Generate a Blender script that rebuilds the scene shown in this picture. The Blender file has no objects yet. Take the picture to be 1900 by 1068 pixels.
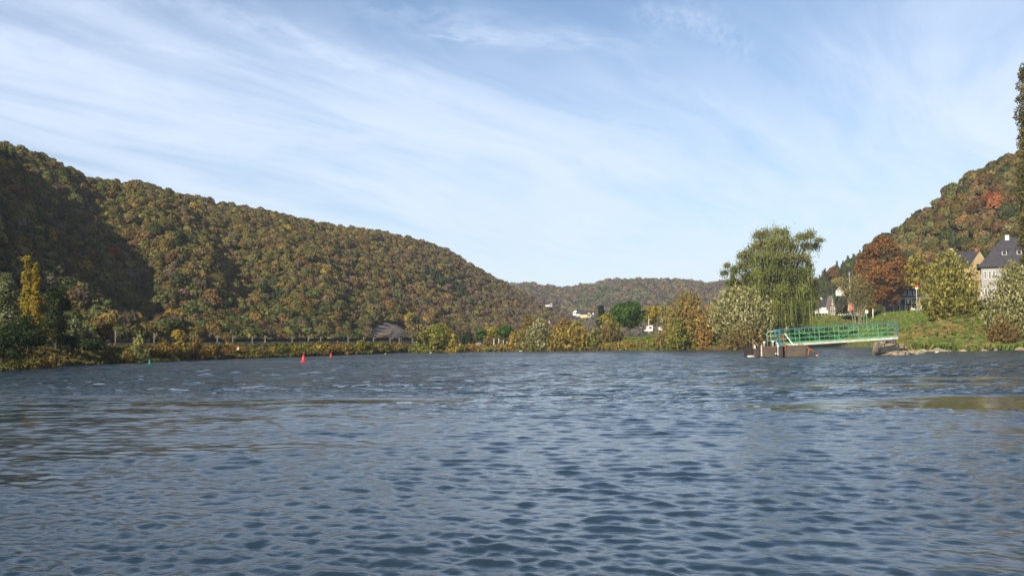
import bpy, bmesh, math, random
import numpy as np
from mathutils import Vector, Matrix

R = math.radians
scene = bpy.context.scene
COL = scene.collection
rng = np.random.default_rng(7)
random.seed(7)

# ---------------------------------------------------------------- camera
cam_data = bpy.data.cameras.new('camera')
cam = bpy.data.objects.new('camera', cam_data)
COL.objects.link(cam)
EYE = 2.0
HF = 1860.0                      # focal length, in pixels of the 1900 px wide photograph
cam_data.sensor_width = 36.0
cam_data.lens = HF / 1900 * 36.0
cam_data.clip_start = 0.1
cam_data.clip_end = 20000
CAM_M = Matrix.Rotation(R(90 + 3.14), 4, 'X') @ Matrix.Rotation(R(-0.5), 4, 'Z')
cam.matrix_world = Matrix.Translation((0, 0, EYE)) @ CAM_M
scene.camera = cam
HAZE_DENSITY = 0.00015

# ---------------------------------------------------------------- light
SUN_AZ, SUN_EL = -150.0, 28.0     # clockwise from +Y: behind and to the left of the camera
sd = Vector((math.sin(R(SUN_AZ)) * math.cos(R(SUN_EL)), math.cos(R(SUN_AZ)) * math.cos(R(SUN_EL)), math.sin(R(SUN_EL))))
sun_data = bpy.data.lights.new('sun', 'SUN')
sun_data.energy = 4.8
sun_data.angle = R(0.5)
sun_data.color = (1.0, 0.90, 0.74)
sun = bpy.data.objects.new('sun', sun_data)
COL.objects.link(sun)
sun.rotation_euler = sd.to_track_quat('Z', 'Y').to_euler()
scene.view_settings.view_transform = 'Standard'
scene.view_settings.look = 'None'
scene.view_settings.exposure = 0.5
scene.view_settings.gamma = 1.0
scene.cycles.max_bounces = 6
scene.cycles.diffuse_bounces = 2
scene.cycles.glossy_bounces = 3
scene.cycles.transmission_bounces = 4
scene.cycles.volume_bounces = 0
scene.cycles.transparent_max_bounces = 6


# node helper -----------------------------------------------------------
class NT:
    def __init__(s, tree):
        s.t = tree
        s.n = tree.nodes

    def new(s, kind, **kw):
        nd = s.n.new(kind)
        for k, v in kw.items():
            setattr(nd, k, v)
        return nd

    def put(s, inp, v):
        if isinstance(v, bpy.types.NodeSocket):
            s.t.links.new(v, inp)
        elif v is not None:
            inp.default_value = v

    def math(s, op, a, b=None, c=None, clamp=False):
        nd = s.new('ShaderNodeMath', operation=op, use_clamp=clamp)
        for i, v in enumerate((a, b, c)):
            if v is not None:
                s.put(nd.inputs[i], v)
        return nd.outputs[0]

    def vmath(s, op, a, b=None):
        nd = s.new('ShaderNodeVectorMath', operation=op)
        s.put(nd.inputs[0], a)
        if b is not None:
            s.put(nd.inputs[1], b)
        return nd.outputs['Value'] if op in ('DOT_PRODUCT', 'LENGTH') else nd.outputs[0]

    def comb(s, x, y, z=0.0):
        nd = s.new('ShaderNodeCombineXYZ')
        for i, v in enumerate((x, y, z)):
            s.put(nd.inputs[i], v)
        return nd.outputs[0]

    def sep(s, v):
        nd = s.new('ShaderNodeSeparateXYZ')
        s.put(nd.inputs[0], v)
        return nd.outputs

    def noise(s, vec, scale=1.0, detail=3.0, rough=0.5, dist=0.0, color=False):
        nd = s.new('ShaderNodeTexNoise')
        s.put(nd.inputs['Vector'], vec)
        nd.inputs['Scale'].default_value = scale
        nd.inputs['Detail'].default_value = detail
        nd.inputs['Roughness'].default_value = rough
        nd.inputs['Distortion'].default_value = dist
        return nd.outputs['Color' if color else 'Fac']

    def ramp(s, fac, a, b, lo=0.0, hi=1.0, smooth=True):
        nd = s.new('ShaderNodeMapRange', interpolation_type='SMOOTHSTEP' if smooth else 'LINEAR')
        s.put(nd.inputs['Value'], fac)
        nd.inputs['From Min'].default_value = a
        nd.inputs['From Max'].default_value = b
        nd.inputs['To Min'].default_value = lo
        nd.inputs['To Max'].default_value = hi
        return nd.outputs[0]

    def mix(s, fac, a, b, mode='MIX'):
        nd = s.new('ShaderNodeMix', data_type='RGBA', blend_type=mode)
        s.put(nd.inputs[0], fac)
        for i, v in ((6, a), (7, b)):
            if isinstance(v, tuple) and len(v) == 3:
                v = v + (1.0,)
            s.put(nd.inputs[i], v)
        return nd.outputs[2]


# ---------------------------------------------------------------- sky
world = bpy.data.worlds.new('World')
scene.world = world
world.use_nodes = True
w = NT(world.node_tree)
bg = w.n['Background']
skyt = w.new('ShaderNodeTexSky', sky_type='NISHITA')
skyt.sun_disc = False
skyt.sun_elevation = R(SUN_EL)
skyt.sun_rotation = R(SUN_AZ % 360)
skyt.altitude = 100
skyt.air_density = 1.0
skyt.dust_density = 0.6
skyt.ozone_density = 3.0
dirv = w.new('ShaderNodeTexCoord').outputs['Generated']
dx, dy, dz = w.sep(dirv)


def cam_dir(px, py):
    v = CAM_M.to_3x3() @ Vector(((px - 950) / HF, (534 - py) / HF, -1))
    return v.normalized()


# cirrus: a thin layer high above, streaks running away towards the right of the view
zc = w.math('MAXIMUM', w.math('ADD', dz, 0.06), 0.02)
lx = w.math('DIVIDE', dx, zc)
ly = w.math('DIVIDE', dy, zc)
A = R(27)
along = w.math('ADD', w.math('MULTIPLY', lx, math.sin(A)), w.math('MULTIPLY', ly, math.cos(A)))
across = w.math('SUBTRACT', w.math('MULTIPLY', lx, math.cos(A)), w.math('MULTIPLY', ly, math.sin(A)))
warp = w.noise(w.comb(w.math('MULTIPLY', along, .35), w.math('MULTIPLY', across, .5), 3.0), 1.0, 2.0)
warp = w.math('MULTIPLY', w.math('SUBTRACT', warp, .5), 1.5)
acw = w.math('ADD', across, warp)
broad = w.noise(w.comb(w.math('MULTIPLY', along, .16), w.math('MULTIPLY', acw, .62), 1.3), 1.0, 5.0, .52)
fine = w.noise(w.comb(w.math('MULTIPLY', along, .55), w.math('MULTIPLY', acw, 3.2), 5.1), 1.0, 6.0, .6)
puff = w.noise(w.comb(w.math('MULTIPLY', lx, .9), w.math('MULTIPLY', ly, .7), 9.7), 1.0, 5.0, .6)
mask = w.ramp(broad, .42, .66)
mask = w.math('MULTIPLY', mask, w.ramp(fine, .30, .66, .25, 1.15))
mask = w.math('MULTIPLY', mask, w.ramp(puff, .25, .7, .7, 1.1))
base_veil = w.math('MULTIPLY', w.ramp(dz, -.02, .36, 1.5, .0), w.math('MULTIPLY', w.ramp(broad, .34, .62, .65, 1.0), w.ramp(fine, .32, .64, .35, 1.25)))


def streak(p0, p1, half, amp, seed, soft=.5, lo=.30):
    """a cirrus band lying between two directions of the sky"""
    a, b = cam_dir(*p0), cam_dir(*p1)
    mid = (a + b).normalized()
    t = (b - a).normalized()
    n = mid.cross(t).normalized()
    L = (b - a).length / 2
    u = w.vmath('DOT_PRODUCT', dirv, tuple(t))
    um = mid.dot(t)
    u = w.math('DIVIDE', w.math('SUBTRACT', u, um), L)
    v = w.math('DIVIDE', w.vmath('DOT_PRODUCT', dirv, tuple(n)), half / HF)
    wob = w.noise(w.comb(w.math('MULTIPLY', u, 1.6), seed, 0), 1.0, 3.0)
    v = w.math('ADD', v, w.math('MULTIPLY', w.math('SUBTRACT', wob, .5), 1.6))
    gv = w.math('EXPONENT', w.math('MULTIPLY', w.math('MULTIPLY', v, v), -1.0))
    ub = w.math('POWER', w.math('ABSOLUTE', u), 4.0)
    gu = w.math('EXPONENT', w.math('MULTIPLY', ub, -1.2))
    tx = w.noise(w.comb(w.math('MULTIPLY', u, 3.2), w.math('MULTIPLY', v, .9), seed + 2.2), 1.0, 5.0, .6)
    m = w.math('MULTIPLY', w.math('MULTIPLY', gv, gu), w.ramp(tx, lo, .30 + soft))
    return w.math('MULTIPLY', m, amp)


bands = [
    ((1180, 130), (1560, 330), 12, .35, 14.1),
    ((900, 200), (1300, 245), 14, .35, 15.3),
    ((1500, 70), (1900, 300), 22, .35, 16.7),
    ((1050, 300), (1900, 400), 26, .35, 17.9),
    ((640, 20), (1000, 50), 20, .3, 18.2),
    ((760, 62), (1230, 84), 17, .55, 1.1),
    ((770, 68), (980, 78), 8, .40, 2.7),
    ((1170, 28), (1330, 36), 22, .45, 3.3),
    ((1290, 40), (1400, 100), 24, .42, 4.9),
    ((190, 82), (470, 106), 10, .50, 5.5),
    ((330, 0), (860, 185), 26, .75, 6.1),
    ((-80, 50), (460, 240), 36, .75, 7.4),
    ((-60, 215), (900, 290), 34, .60, 8.2),
    ((400, 240), (1500, 330), 50, .42, 9.9),
    ((1120, 90), (1520, 280), 24, .22, 10.4),
    ((-100, -60), (360, 10), 40, .4, 11.8),
    ((1600, 170), (2000, 260), 50, .25, 12.6),
]
tot = w.math('MULTIPLY', mask, .8)
tot = w.math('ADD', tot, base_veil)
for p0, p1, hw, amp, sdd in bands:
    tot = w.math('ADD', tot, streak(p0, p1, hw, amp, sdd))
up = w.ramp(dz, -.02, .0)
tot = w.math('MULTIPLY', tot, up)
tot = w.math('SUBTRACT', 1.0, w.math('EXPONENT', w.math('MULTIPLY', tot, -1.3)))
cloud_col = w.mix(w.ramp(dz, 0, .30), (6.2, 7.1, 7.9, 1), (5.7, 6.6, 8.2, 1))
skycol = skyt.outputs[0]
final = w.mix(tot, skycol, cloud_col)
w.put(bg.inputs['Color'], final)
bg.inputs['Strength'].default_value = .10


# ---------------------------------------------------------------- geometry helpers
def yh(px):
    return 636.0 + 8.3 * (950 - px) / 950.0


def P(px, py, Y):
    v = CAM_M.to_3x3() @ Vector(((px - 950) / HF, (534 - py) / HF, -1))
    v *= Y / v.y
    return Vector((v.x, v.y, v.z + EYE))


def T(px):
    return (px - 950) / HF


def GX(px, Y, z=0.0):
    """x of a point at depth Y and height z seen in column px"""
    y = yh(px) - (z - EYE) / Y * HF
    return P(px, y, Y).x


def zpx(px, py, Y):
    return P(px, py, Y).z


def interp(tab, px, k):
    xs = [r[0] for r in tab]
    return np.interp(px, xs, [r[k] for r in tab])


def smooth(a):
    a = np.clip(a, 0, 1)
    return a * a * (3 - 2 * a)


# value noise on numpy arrays
_perm = rng.random((64, 64))


def vnoise(x, y, s=1.0):
    x = np.asarray(x, float) / s
    y = np.asarray(y, float) / s
    xi = np.floor(x).astype(int)
    yi = np.floor(y).astype(int)
    fx = smooth(x - xi)
    fy = smooth(y - yi)
    g = lambda i, j: _perm[i % 64, j % 64]
    return (g(xi, yi) * (1 - fx) + g(xi + 1, yi) * fx) * (1 - fy) + (g(xi, yi + 1) * (1 - fx) + g(xi + 1, yi + 1) * fx) * fy


def fnoise(x, y, s, o=4):
    r = 0
    a = 1.0
    t = 0
    for i in range(o):
        r = r + a * vnoise(np.asarray(x) + 17.3 * i, np.asarray(y) - 9.1 * i, s)
        t += a
        a *= .5
        s *= .5
    return r / t - .5


def mesh_np(name, verts, faces, tint=None, smooth_shade=False, vtint=None):
    me = bpy.data.meshes.new(name)
    verts = np.asarray(verts, np.float32)
    faces = np.asarray(faces, np.int32)
    nf, k = faces.shape
    me.vertices.add(len(verts))
    me.vertices.foreach_set('co', verts.ravel())
    me.loops.add(nf * k)
    me.loops.foreach_set('vertex_index', faces.ravel())
    me.polygons.add(nf)
    me.polygons.foreach_set('loop_start', np.arange(0, nf * k, k, dtype=np.int32))
    me.update(calc_edges=True)
    if smooth_shade:
        me.shade_smooth()
    if tint is not None:
        a = me.attributes.new('tint', 'FLOAT_COLOR', 'FACE')
        c = np.ones((nf, 4), np.float32)
        c[:, :3] = tint
        a.data.foreach_set('color', c.ravel())
    if vtint is not None:
        a = me.attributes.new('tint', 'FLOAT_COLOR', 'POINT')
        c = np.ones((len(verts), 4), np.float32)
        c[:, :3] = vtint
        a.data.foreach_set('color', c.ravel())
    return me


def add(name, me, m=None, parent=None, loc=None):
    o = bpy.data.objects.new(name, me)
    COL.objects.link(o)
    if m is not None:
        if me.materials:
            me.materials[0] = m
        else:
            me.materials.append(m)
    if parent is not None:
        o.parent = parent
    if loc is not None:
        o.location = loc
    return o


def tag(o, label=None, cat=None, group=None, kind=None):
    if label:
        o['label'] = label
    if cat:
        o['category'] = cat
    if group:
        o['group'] = group
    if kind:
        o['kind'] = kind
    return o


def thing(name, label, cat, loc=(0, 0, 0), rz=0.0, group=None):
    o = bpy.data.objects.new(name, None)
    COL.objects.link(o)
    o.location = loc
    o.rotation_euler = (0, 0, rz)
    o.empty_display_size = .2
    return tag(o, label, cat, group)


def grid_faces(nr, nc):
    i = np.arange(nr - 1)[:, None] * nc + np.arange(nc - 1)[None, :]
    i = i.ravel()
    return np.stack([i, i + 1, i + nc + 1, i + nc], 1)


# ---------------------------------------------------------------- materials
def mat(name, col, rough=.8, metal=0.0, spec=.3, var=.0, vscale=2.0, bump=0.0, col2=None, emit=None, bscale=None):
    m = bpy.data.materials.new(name)
    m.use_nodes = True
    t = NT(m.node_tree)
    b = t.n['Principled BSDF']
    b.inputs['Roughness'].default_value = rough
    b.inputs['Metallic'].default_value = metal
    b.inputs['Specular IOR Level'].default_value = spec
    if var or col2 or bump:
        co = t.new('ShaderNodeTexCoord').outputs['Object']
        f = t.noise(co, vscale, 5.0, .6)
        c2 = col2 or tuple(max(0, c * (1 - var)) for c in col)
        c = t.mix(t.ramp(f, .35, .65), col, c2)
        t.put(b.inputs['Base Color'], c)
        if bump:
            bp = t.new('ShaderNodeBump')
            bp.inputs['Strength'].default_value = bump
            bp.inputs['Distance'].default_value = .05
            t.put(bp.inputs['Height'], t.noise(co, bscale or vscale * 4, 5.0, .6))
            t.put(b.inputs['Normal'], bp.outputs[0])
    else:
        b.inputs['Base Color'].default_value = (*col, 1)
    return m


def foliage_mat(name, translucent=.25, gain=1.0):
    m = bpy.data.materials.new(name)
    m.use_nodes = True
    t = NT(m.node_tree)
    t.n.remove(t.n['Principled BSDF'])
    out = t.n['Material Output']
    at = t.new('ShaderNodeAttribute', attribute_name='tint')
    c = at.outputs['Color']
    if gain != 1.0:
        c = t.mix(1.0, c, (gain, gain, gain), 'MULTIPLY')
    d = t.new('ShaderNodeBsdfDiffuse')
    t.put(d.inputs['Color'], c)
    if translucent > 0:
        tr = t.new('ShaderNodeBsdfTranslucent')
        t.put(tr.inputs['Color'], t.mix(1.0, c, (1.2, 1.25, .7), 'MULTIPLY'))
        mx = t.new('ShaderNodeMixShader')
        mx.inputs[0].default_value = translucent
        t.t.links.new(d.outputs[0], mx.inputs[1])
        t.t.links.new(tr.outputs[0], mx.inputs[2])
        t.t.links.new(mx.outputs[0], out.inputs['Surface'])
    else:
        t.t.links.new(d.outputs[0], out.inputs['Surface'])
    return m


M_LEAF = foliage_mat('leaves', .22)
M_FAR = foliage_mat('far_leaves', 0)

# ---------------------------------------------------------------- ground
# photo column, waterline depth, bank-top depth, bank-top height
G = [(-7000, 10, 15, 2.0), (-3000, 20, 30, 2.0), (-2000, 27, 40, 2.0), (-800, 46, 68, 2.0), (0, 84, 106, 1.7), (363, 138, 172, 1.75), (563, 169, 212, 1.8),
     (700, 210, 262, 1.8), (766, 243, 300, 1.8), (774, 224, 262, 1.2), (860, 232, 275, 1.3), (950, 240, 285, 1.5), (1100, 243, 300, 3.0), (1200, 240, 300, 4.2),
     (1300, 236, 300, 5.6), (1400, 226, 310, 7.3), (1450, 250, 340, 9.0), (1500, 282, 365, 10.6), (1590, 282, 360, 10.4), (1632, 262, 340, 10.5),
     (1655, 172, 300, 9.8), (1700, 166, 280, 9.7), (1800, 168, 250, 8.7), (1900, 177, 245, 8.8), (2100, 188, 260, 10), (2600, 165, 240, 12), (4000, 95, 150, 12), (8000, 45, 80, 12)]
GP = [r[0] for r in G]


def ground_z(px, Y):
    yb, yt, zt = interp(G, px, 1), interp(G, px, 2), interp(G, px, 3)
    w_ = (Y - yb) / (yt - yb)
    bank = zt * (0.35 * smooth(np.clip(w_, 0, 1) * 2.2) + .65 * smooth(w_))
    bank = np.where(np.asarray(px) < 770, zt * smooth(np.clip(w_, 0, 1) * 1.8), bank)
    z = np.where(w_ < 0, np.maximum(-3.0, (Y - yb) * .12), bank)
    return z


def gz(px, Y):
    return float(ground_z(float(px), float(Y)))


def GP3(px, Y):
    z = gz(px, Y)
    return Vector((GX(px, Y, z), Y, z))


cols = np.concatenate([np.linspace(-7000, -400, 34)[:-1], np.arange(-400, 2300, 9.0), np.linspace(2300, 8000, 30)])
cols = np.unique(np.concatenate([cols, [766, 767.5, 770, 772, 774]]))
srow = np.concatenate([np.linspace(-1, 0, 14)[:-1], np.linspace(0, 1, 46)[:-1], 1 + np.linspace(0, 1, 26) ** 2])
V = []
for s in srow:
    yb, yt = interp(G, cols, 1), interp(G, cols, 2)
    if s < 0:
        Y = 2.0 + (yb - 2.0) * (1 + s)
    elif s <= 1:
        Y = yb + (yt - yb) * s
    else:
        far_ = np.minimum(2000.0, 2200.0 / np.maximum(np.abs(T(cols)), 1e-3))
        Y = yt * np.exp((s - 1) * np.log(far_ / yt))
    z = ground_z(cols, Y)
    X = T(cols) * Y
    land = smooth((s) * 6)
    z = z + land * (fnoise(X, Y, 7.0) * .5 + fnoise(X, Y, 1.6) * .14) * np.clip(Y / 150, .5, 1.1)
    V.append(np.stack([X, Y, z], 1))
V = np.concatenate(V)
me = mesh_np('ground', V, grid_faces(len(srow), len(cols)), smooth_shade=True)
m = bpy.data.materials.new('bank_ground')
m.use_nodes = True
t = NT(m.node_tree)
co = t.new('ShaderNodeTexCoord').outputs['Object']
gx, gy, gzz = t.sep(co)
n1 = t.noise(co, .09, 5.0, .6)
n2 = t.noise(co, .6, 5.0, .7)
n3 = t.noise(co, 2.5, 4.0, .7)
lawn = t.mix(t.ramp(n2, .3, .7), (.11, .175, .028), (.155, .195, .042))
dry = t.mix(t.ramp(n2, .3, .7), (.16, .13, .045), (.10, .085, .03))
c = t.mix(t.ramp(n1, .47, .66), lawn, dry)
c = t.mix(t.ramp(n3, .35, .7, 0, .45), c, (.06, .07, .02))
grav = t.mix(t.ramp(n3, .4, .6), (.22, .16, .10), (.13, .10, .07))
hh = t.math('ADD', gzz, t.math('MULTIPLY', t.math('SUBTRACT', n2, .5), .9))
c = t.mix(t.ramp(hh, .35, .8), grav, c)
leftb = t.ramp(gx, -28, -20)
c = t.mix(leftb, t.mix(t.ramp(n2, .4, .6), (.05, .055, .02), (.09, .07, .035)), c)
b = t.n['Principled BSDF']
t.put(b.inputs['Base Color'], c)
b.inputs['Roughness'].default_value = .95
b.inputs['Specular IOR Level'].default_value = .1
bp = t.new('ShaderNodeBump')
bp.inputs['Strength'].default_value = .8
bp.inputs['Distance'].default_value = .4
t.put(bp.inputs['Height'], n2)
t.put(b.inputs['Normal'], bp.outputs[0])
tag(add('ground', me, m), kind='structure')

# ---------------------------------------------------------------- water
rows = [5.0]
while rows[-1] < 240:
    rows.append(rows[-1] * 1.0042)
while rows[-1] < 1900:
    rows.append(rows[-1] * 1.03)
rows = np.array(rows)
wc = np.concatenate([np.linspace(-9000, -900, 60)[:-1], np.linspace(-900, -60, 160)[:-1], np.linspace(-60, 1960, 640)[:-1], np.linspace(1960, 2900, 160)[:-1], np.linspace(2900, 9000, 50)])
PX, YY = np.meshgrid(wc, rows)
YY = np.minimum(YY, 2200.0 / np.maximum(np.abs(T(PX)), 1e-3))
XX = T(PX) * YY
Z = np.zeros_like(XX)
wr = np.random.default_rng(3)
# gust field: patches of stronger and weaker ripples, long in x
gust = .85 + 1.3 * fnoise(XX * .45 + 40, YY * 1.0, 9.0, 3) + .5 * fnoise(XX, YY * 1.5, 3.0, 2)


def patch(cx, cy, rx, ry, deg=0):
    c_, s_ = math.cos(R(deg)), math.sin(R(deg))
    u = ((XX - cx) * c_ + (YY - cy) * s_) / rx
    v = (-(XX - cx) * s_ + (YY - cy) * c_) / ry
    n = fnoise(XX, YY, 2.5, 4) * .9
    return 1 - smooth((np.sqrt(u * u + v * v) + n - .65) / .5)


calm = np.zeros_like(XX)
# smooth tongue of water at the right with a sharp near edge, smaller ones beyond it
edge = 28.3 + .10 * (XX - 12) * -1 + fnoise(XX, 0 * YY, 2.2, 4) * 2.2
tongue = smooth((YY - edge + fnoise(XX, YY, .9, 3) * 1.5) / 1.4) * (1 - smooth((YY - edge - 3.0 - 4.5 * smooth((XX - 7) / 9)) / 3.5)) * smooth((XX - 5.5 + fnoise(XX, YY, 1.5, 3) * 3) / 3.0)
calm = np.maximum(calm, tongue * .86)
calm = np.maximum(calm, .8 * patch(17, 45, 7, 2.0, 5))
calm = np.maximum(calm, .8 * patch(24, 52, 9, 2.5, -4))
calm = np.maximum(calm, .45 * patch(-6.5, 19.5, 5.5, 1.1, 22))
calm = np.maximum(calm, .5 * patch(-9.5, 15.0, 3.0, .8, 12))
calm = np.maximum(calm, .5 * patch(-9, 36, 12, 1.6, 8))
gust = np.clip(gust, .25, 1.5) * (1 - calm)
left_soft = .86 + .14 * smooth((PX - 300) / 700)        # gentler ripples over on the left
gust = gust * left_soft
for i in range(140):
    lam = .09 * (.70 / .09) ** (wr.random() ** .75)
    th = R(90) + wr.normal() * R(34) + R(-16)
    k = 2 * math.pi / lam
    slope = .040 * (1.0 if lam < .30 else .55)
    a = slope / k
    ph = wr.random() * 6.283
    kx, ky = k * math.cos(th), k * math.sin(th)
    arg = kx * XX + ky * YY + ph + 1.2 * np.sin(kx * .11 * YY - ky * .13 * XX + ph * 3)
    dyl = YY * .0042
    fade = np.clip(1.6 - dyl * 4.5 / lam, 0, 1)
    wv = np.sin(arg)
    Z += a * 1.25 * (2.2 * np.exp(wv - 1) - 1) * fade
farw = .26 + .74 * smooth((YY - 10) / 18)
for i in range(60):
    lam = .5 * (3.0 / .5) ** wr.random()
    th = R(90) + wr.normal() * R(38) + R(-10)
    k = 2 * math.pi / lam
    a = .030 / k
    kx, ky = k * math.cos(th), k * math.sin(th)
    ph = wr.random() * 6.283
    arg = kx * XX + ky * YY + ph + 1.4 * np.sin(kx * .11 * YY - ky * .13 * XX + ph * 3)
    Z += a * 1.1 * (2.2 * np.exp(np.sin(arg) - 1) - 1) * farw * (1 if lam < 1.0 else smooth((YY - 20) / 30)) * np.clip(1.7 - YY * .0042 * 3.5 / lam, 0, 1)
Z = Z * gust * np.interp(YY, [8, 30, 80], [.70, .78, .95])
Z *= 1 - smooth((YY - 190) / 45)
me = mesh_np('river', np.stack([XX.ravel(), YY.ravel(), Z.ravel()], 1), grid_faces(len(rows), len(wc)), smooth_shade=True)
at = me.attributes.new('rip', 'FLOAT', 'POINT')
at.data.foreach_set('value', gust.ravel().astype(np.float32))
m = bpy.data.materials.new('river_water')
m.use_nodes = True
t = NT(m.node_tree)
b = t.n['Principled BSDF']
b.inputs['IOR'].default_value = 1.333
co = t.new('ShaderNodeTexCoord').outputs['Object']
gx, gy, gzz = t.sep(co)
rip = t.new('ShaderNodeAttribute', attribute_name='rip').outputs['Fac']
gustn = t.noise(t.comb(t.math('MULTIPLY', gx, .35), gy, 0), .055, 4.0, .6)
deepc = t.mix(t.ramp(gustn, .35, .65), (.016, .032, .045), (.022, .040, .055))
t.put(b.inputs['Base Color'], deepc)
far = t.ramp(gy, 18, 120, 0, 1)
t.put(b.inputs['Roughness'], t.math('ADD', .03, t.math('MULTIPLY', far, t.ramp(gustn, .3, .7, .07, .17))))
b.inputs['Specular IOR Level'].default_value = .5
rv = t.comb(t.math('MULTIPLY', gx, .8), gy, 0)
h1 = t.noise(rv, 1.9, 3.0, .55)
h2 = t.noise(rv, 6.0, 5.0, .62)
h3 = t.noise(t.comb(t.math('MULTIPLY', gx, .6), gy, 0), .5, 3.0, .55)
nearw = t.ramp(gy, 20, 60, 0, 1)
h = t.math('ADD', t.math('MULTIPLY', h2, .014), t.math('MULTIPLY', t.math('MULTIPLY', h1, .50), nearw))
h = t.math('ADD', h, t.math('MULTIPLY', t.math('MULTIPLY', h3, 1.5), nearw))
h = t.math('MULTIPLY', h, rip)
bp = t.new('ShaderNodeBump')
bp.inputs['Strength'].default_value = 1.0
bp.inputs['Distance'].default_value = 1.0
t.put(bp.inputs['Height'], h)
t.put(b.inputs['Normal'], bp.outputs[0])
tag(add('river', me, m), kind='structure')

# ---------------------------------------------------------------- hills
# photo column, foot depth, crest depth, crest row in the photo (or height when off the picture)
HL = [(-9000, 12, 24, None, 55), (-3000, 32, 62, None, 58), (-1200, 58, 120, None, 60), (-500, 82, 185, None, 62), (-200, 102, 235, None, 64),
      (0, 122, 300, 276), (60, 130, 320, 296), (110, 138, 335, 318), (165, 148, 350, 348), (270, 170, 380, 358), (330, 185, 405, 368), (400, 202, 430, 386),
      (520, 236, 465, 408), (600, 256, 490, 427), (700, 292, 550, 440), (760, 322, 590, 452), (820, 345, 625, 468), (860, 372, 650, 490), (900, 398, 665, 514),
      (950, 430, 690, 541), (1000, 460, 720, 566), (1040, 480, 740, 588), (1075, 500, 760, 618), (1095, 510, 780, 634), (1110, 520, 790, 640)]
HR = [(1440, 385, 420, 628), (1480, 395, 435, 580), (1500, 402, 442, 552), (1530, 406, 450, 520), (1560, 405, 452, 504), (1600, 396, 455, 482), (1650, 372, 450, 452),
      (1700, 362, 440, 424), (1740, 354, 435, 394), (1770, 338, 430, 369), (1800, 318, 425, 354), (1850, 288, 425, 326), (1900, 280, 425, 298),
      (2000, 268, 420, 240), (2200, 255, 410, 170), (2600, 225, 380, 120), (4000, 150, 280, None, 95), (9000, 80, 160, None, 95)]
HF_ = [(700, 900, 1500, 540), (930, 900, 1500, 541), (975, 900, 1500, 538), (1010, 900, 1500, 543), (1070, 880, 1500, 546), (1100, 880, 1500, 537), (1150, 880, 1480, 532),
       (1250, 860, 1480, 533), (1340, 850, 1480, 536), (1450, 840, 1480, 530), (1600, 820, 1450, 535), (1900, 800, 1400, 540), (2600, 800, 1400, 540)]


def hill_tab(tab):
    out = []
    for r in tab:
        z = r[4] if r[3] is None else zpx(r[0], r[3], r[2])
        out.append((r[0], r[1], r[2], z))
    return out


HLT, HRT, HFT = hill_tab(HL), hill_tab(HR), hill_tab(HF_)


def hill_point(tab, px, u, which):
    """u: 0 foot .. 1 crest .. beyond"""
    yf, yc, zc_ = interp(tab, px, 1), interp(tab, px, 2), interp(tab, px, 3)
    Y = yf + (yc - yf) * u
    X = T(px) * Y
    base = 1.2 if which == 'L' else (9.5 if which == 'R' else 2.0)
    if which == 'R':
        base = np.minimum(base, zc_ * .8)
    prof = np.sin(np.clip(u, 0, 1) * math.pi / 2) ** 1.05
    if which == 'L':
        prof = .55 * prof + .45 * smooth(u) ** .8
    over = np.clip(u - 1, 0, None)
    e0, e1 = (base - EYE) / yf, (zc_ - EYE) / yc      # keeps every slope rising as far as its crest
    z = EYE + Y * (e0 + (e1 - e0) * prof) * (1 - np.clip(over, 0, 1) * .25) - over * (yc - yf) * .12
    env = np.clip(u * 4, 0, 1) * np.clip((1.0 - u) * 1.8, 0, 1)
    amp = np.clip(zc_ / 60, .1, 1)
    if which == 'L':
        def gully(p0, s, wd, dep, lo, hi):
            line = p0 + s * (1 - u)
            d = (px - line) / wd
            prof_ = np.where(d < 0, np.exp(-d * d * 1.2), np.exp(-d * d * .25))
            e = smooth((u - lo) / .15) * (1 - smooth((u - hi) / .15))
            return -dep * prof_ * e
        z = z + gully(-30, 330, 48, 8, .05, .9) + gully(115, 250, 30, 6, .3, .80) + gully(330, 200, 40, 4, .2, .9)
        z = z + env * (1 - u * .75) * (fnoise(X, Y, 46, 3) * 12 + fnoise(X + 90, Y, 17, 3) * 2.2)
        # ribs running down the slope
        z = z + env * (1 - u * .8) * amp * 1.5 * np.sin(px / 33.0 + 5 * vnoise(px, u * 40, 60) + 2.0 * u)
    elif which == 'R':
        z = z + env * amp * (1 - u * .8) * (fnoise(X, Y, 40, 3) * 12)
    else:
        z = z + env * (1 - u * .8) * (fnoise(X, Y, 170, 4) * 50)
    return X, Y, z


def hill_mesh(name, tab, which, cols, m):
    us = np.concatenate([np.linspace(-.04, 1, 60), [1.1, 1.3, 1.7] if which == 'F' else [1.1, 1.3, 1.7, 2.4]])
    U, C = np.meshgrid(us, cols, indexing='ij')
    X, Y, Zh = hill_point(tab, C, U, which)
    Zh = np.where(U < 0, -1.5, Zh)
    Zh[-1] = -3
    me = mesh_np(name, np.stack([X.ravel(), Y.ravel(), Zh.ravel()], 1), grid_faces(len(us), len(cols)), smooth_shade=True)
    return tag(add('hill', me, m), kind='structure')


M_HILL = mat('forest_floor', (.075, .055, .03), .95, spec=.1, col2=(.04, .04, .018), vscale=.12, bump=.4)
M_HILLF = mat('far_forest_floor', (.10, .065, .05), .95, spec=.1, col2=(.06, .06, .035), vscale=.03)
hill_mesh('hill', HLT, 'L', np.concatenate([np.linspace(-9000, -1200, 20)[:-1], np.linspace(-1200, -50, 60)[:-1], np.arange(-50, 1111, 6.0)]), M_HILL)
hill_mesh('hill', HRT, 'R', np.concatenate([np.arange(1440, 2100, 7.0), np.linspace(2100, 9000, 40)]), M_HILL)
hill_mesh('hill', HFT, 'F', np.arange(700, 2600, 10.0), M_HILLF)

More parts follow.
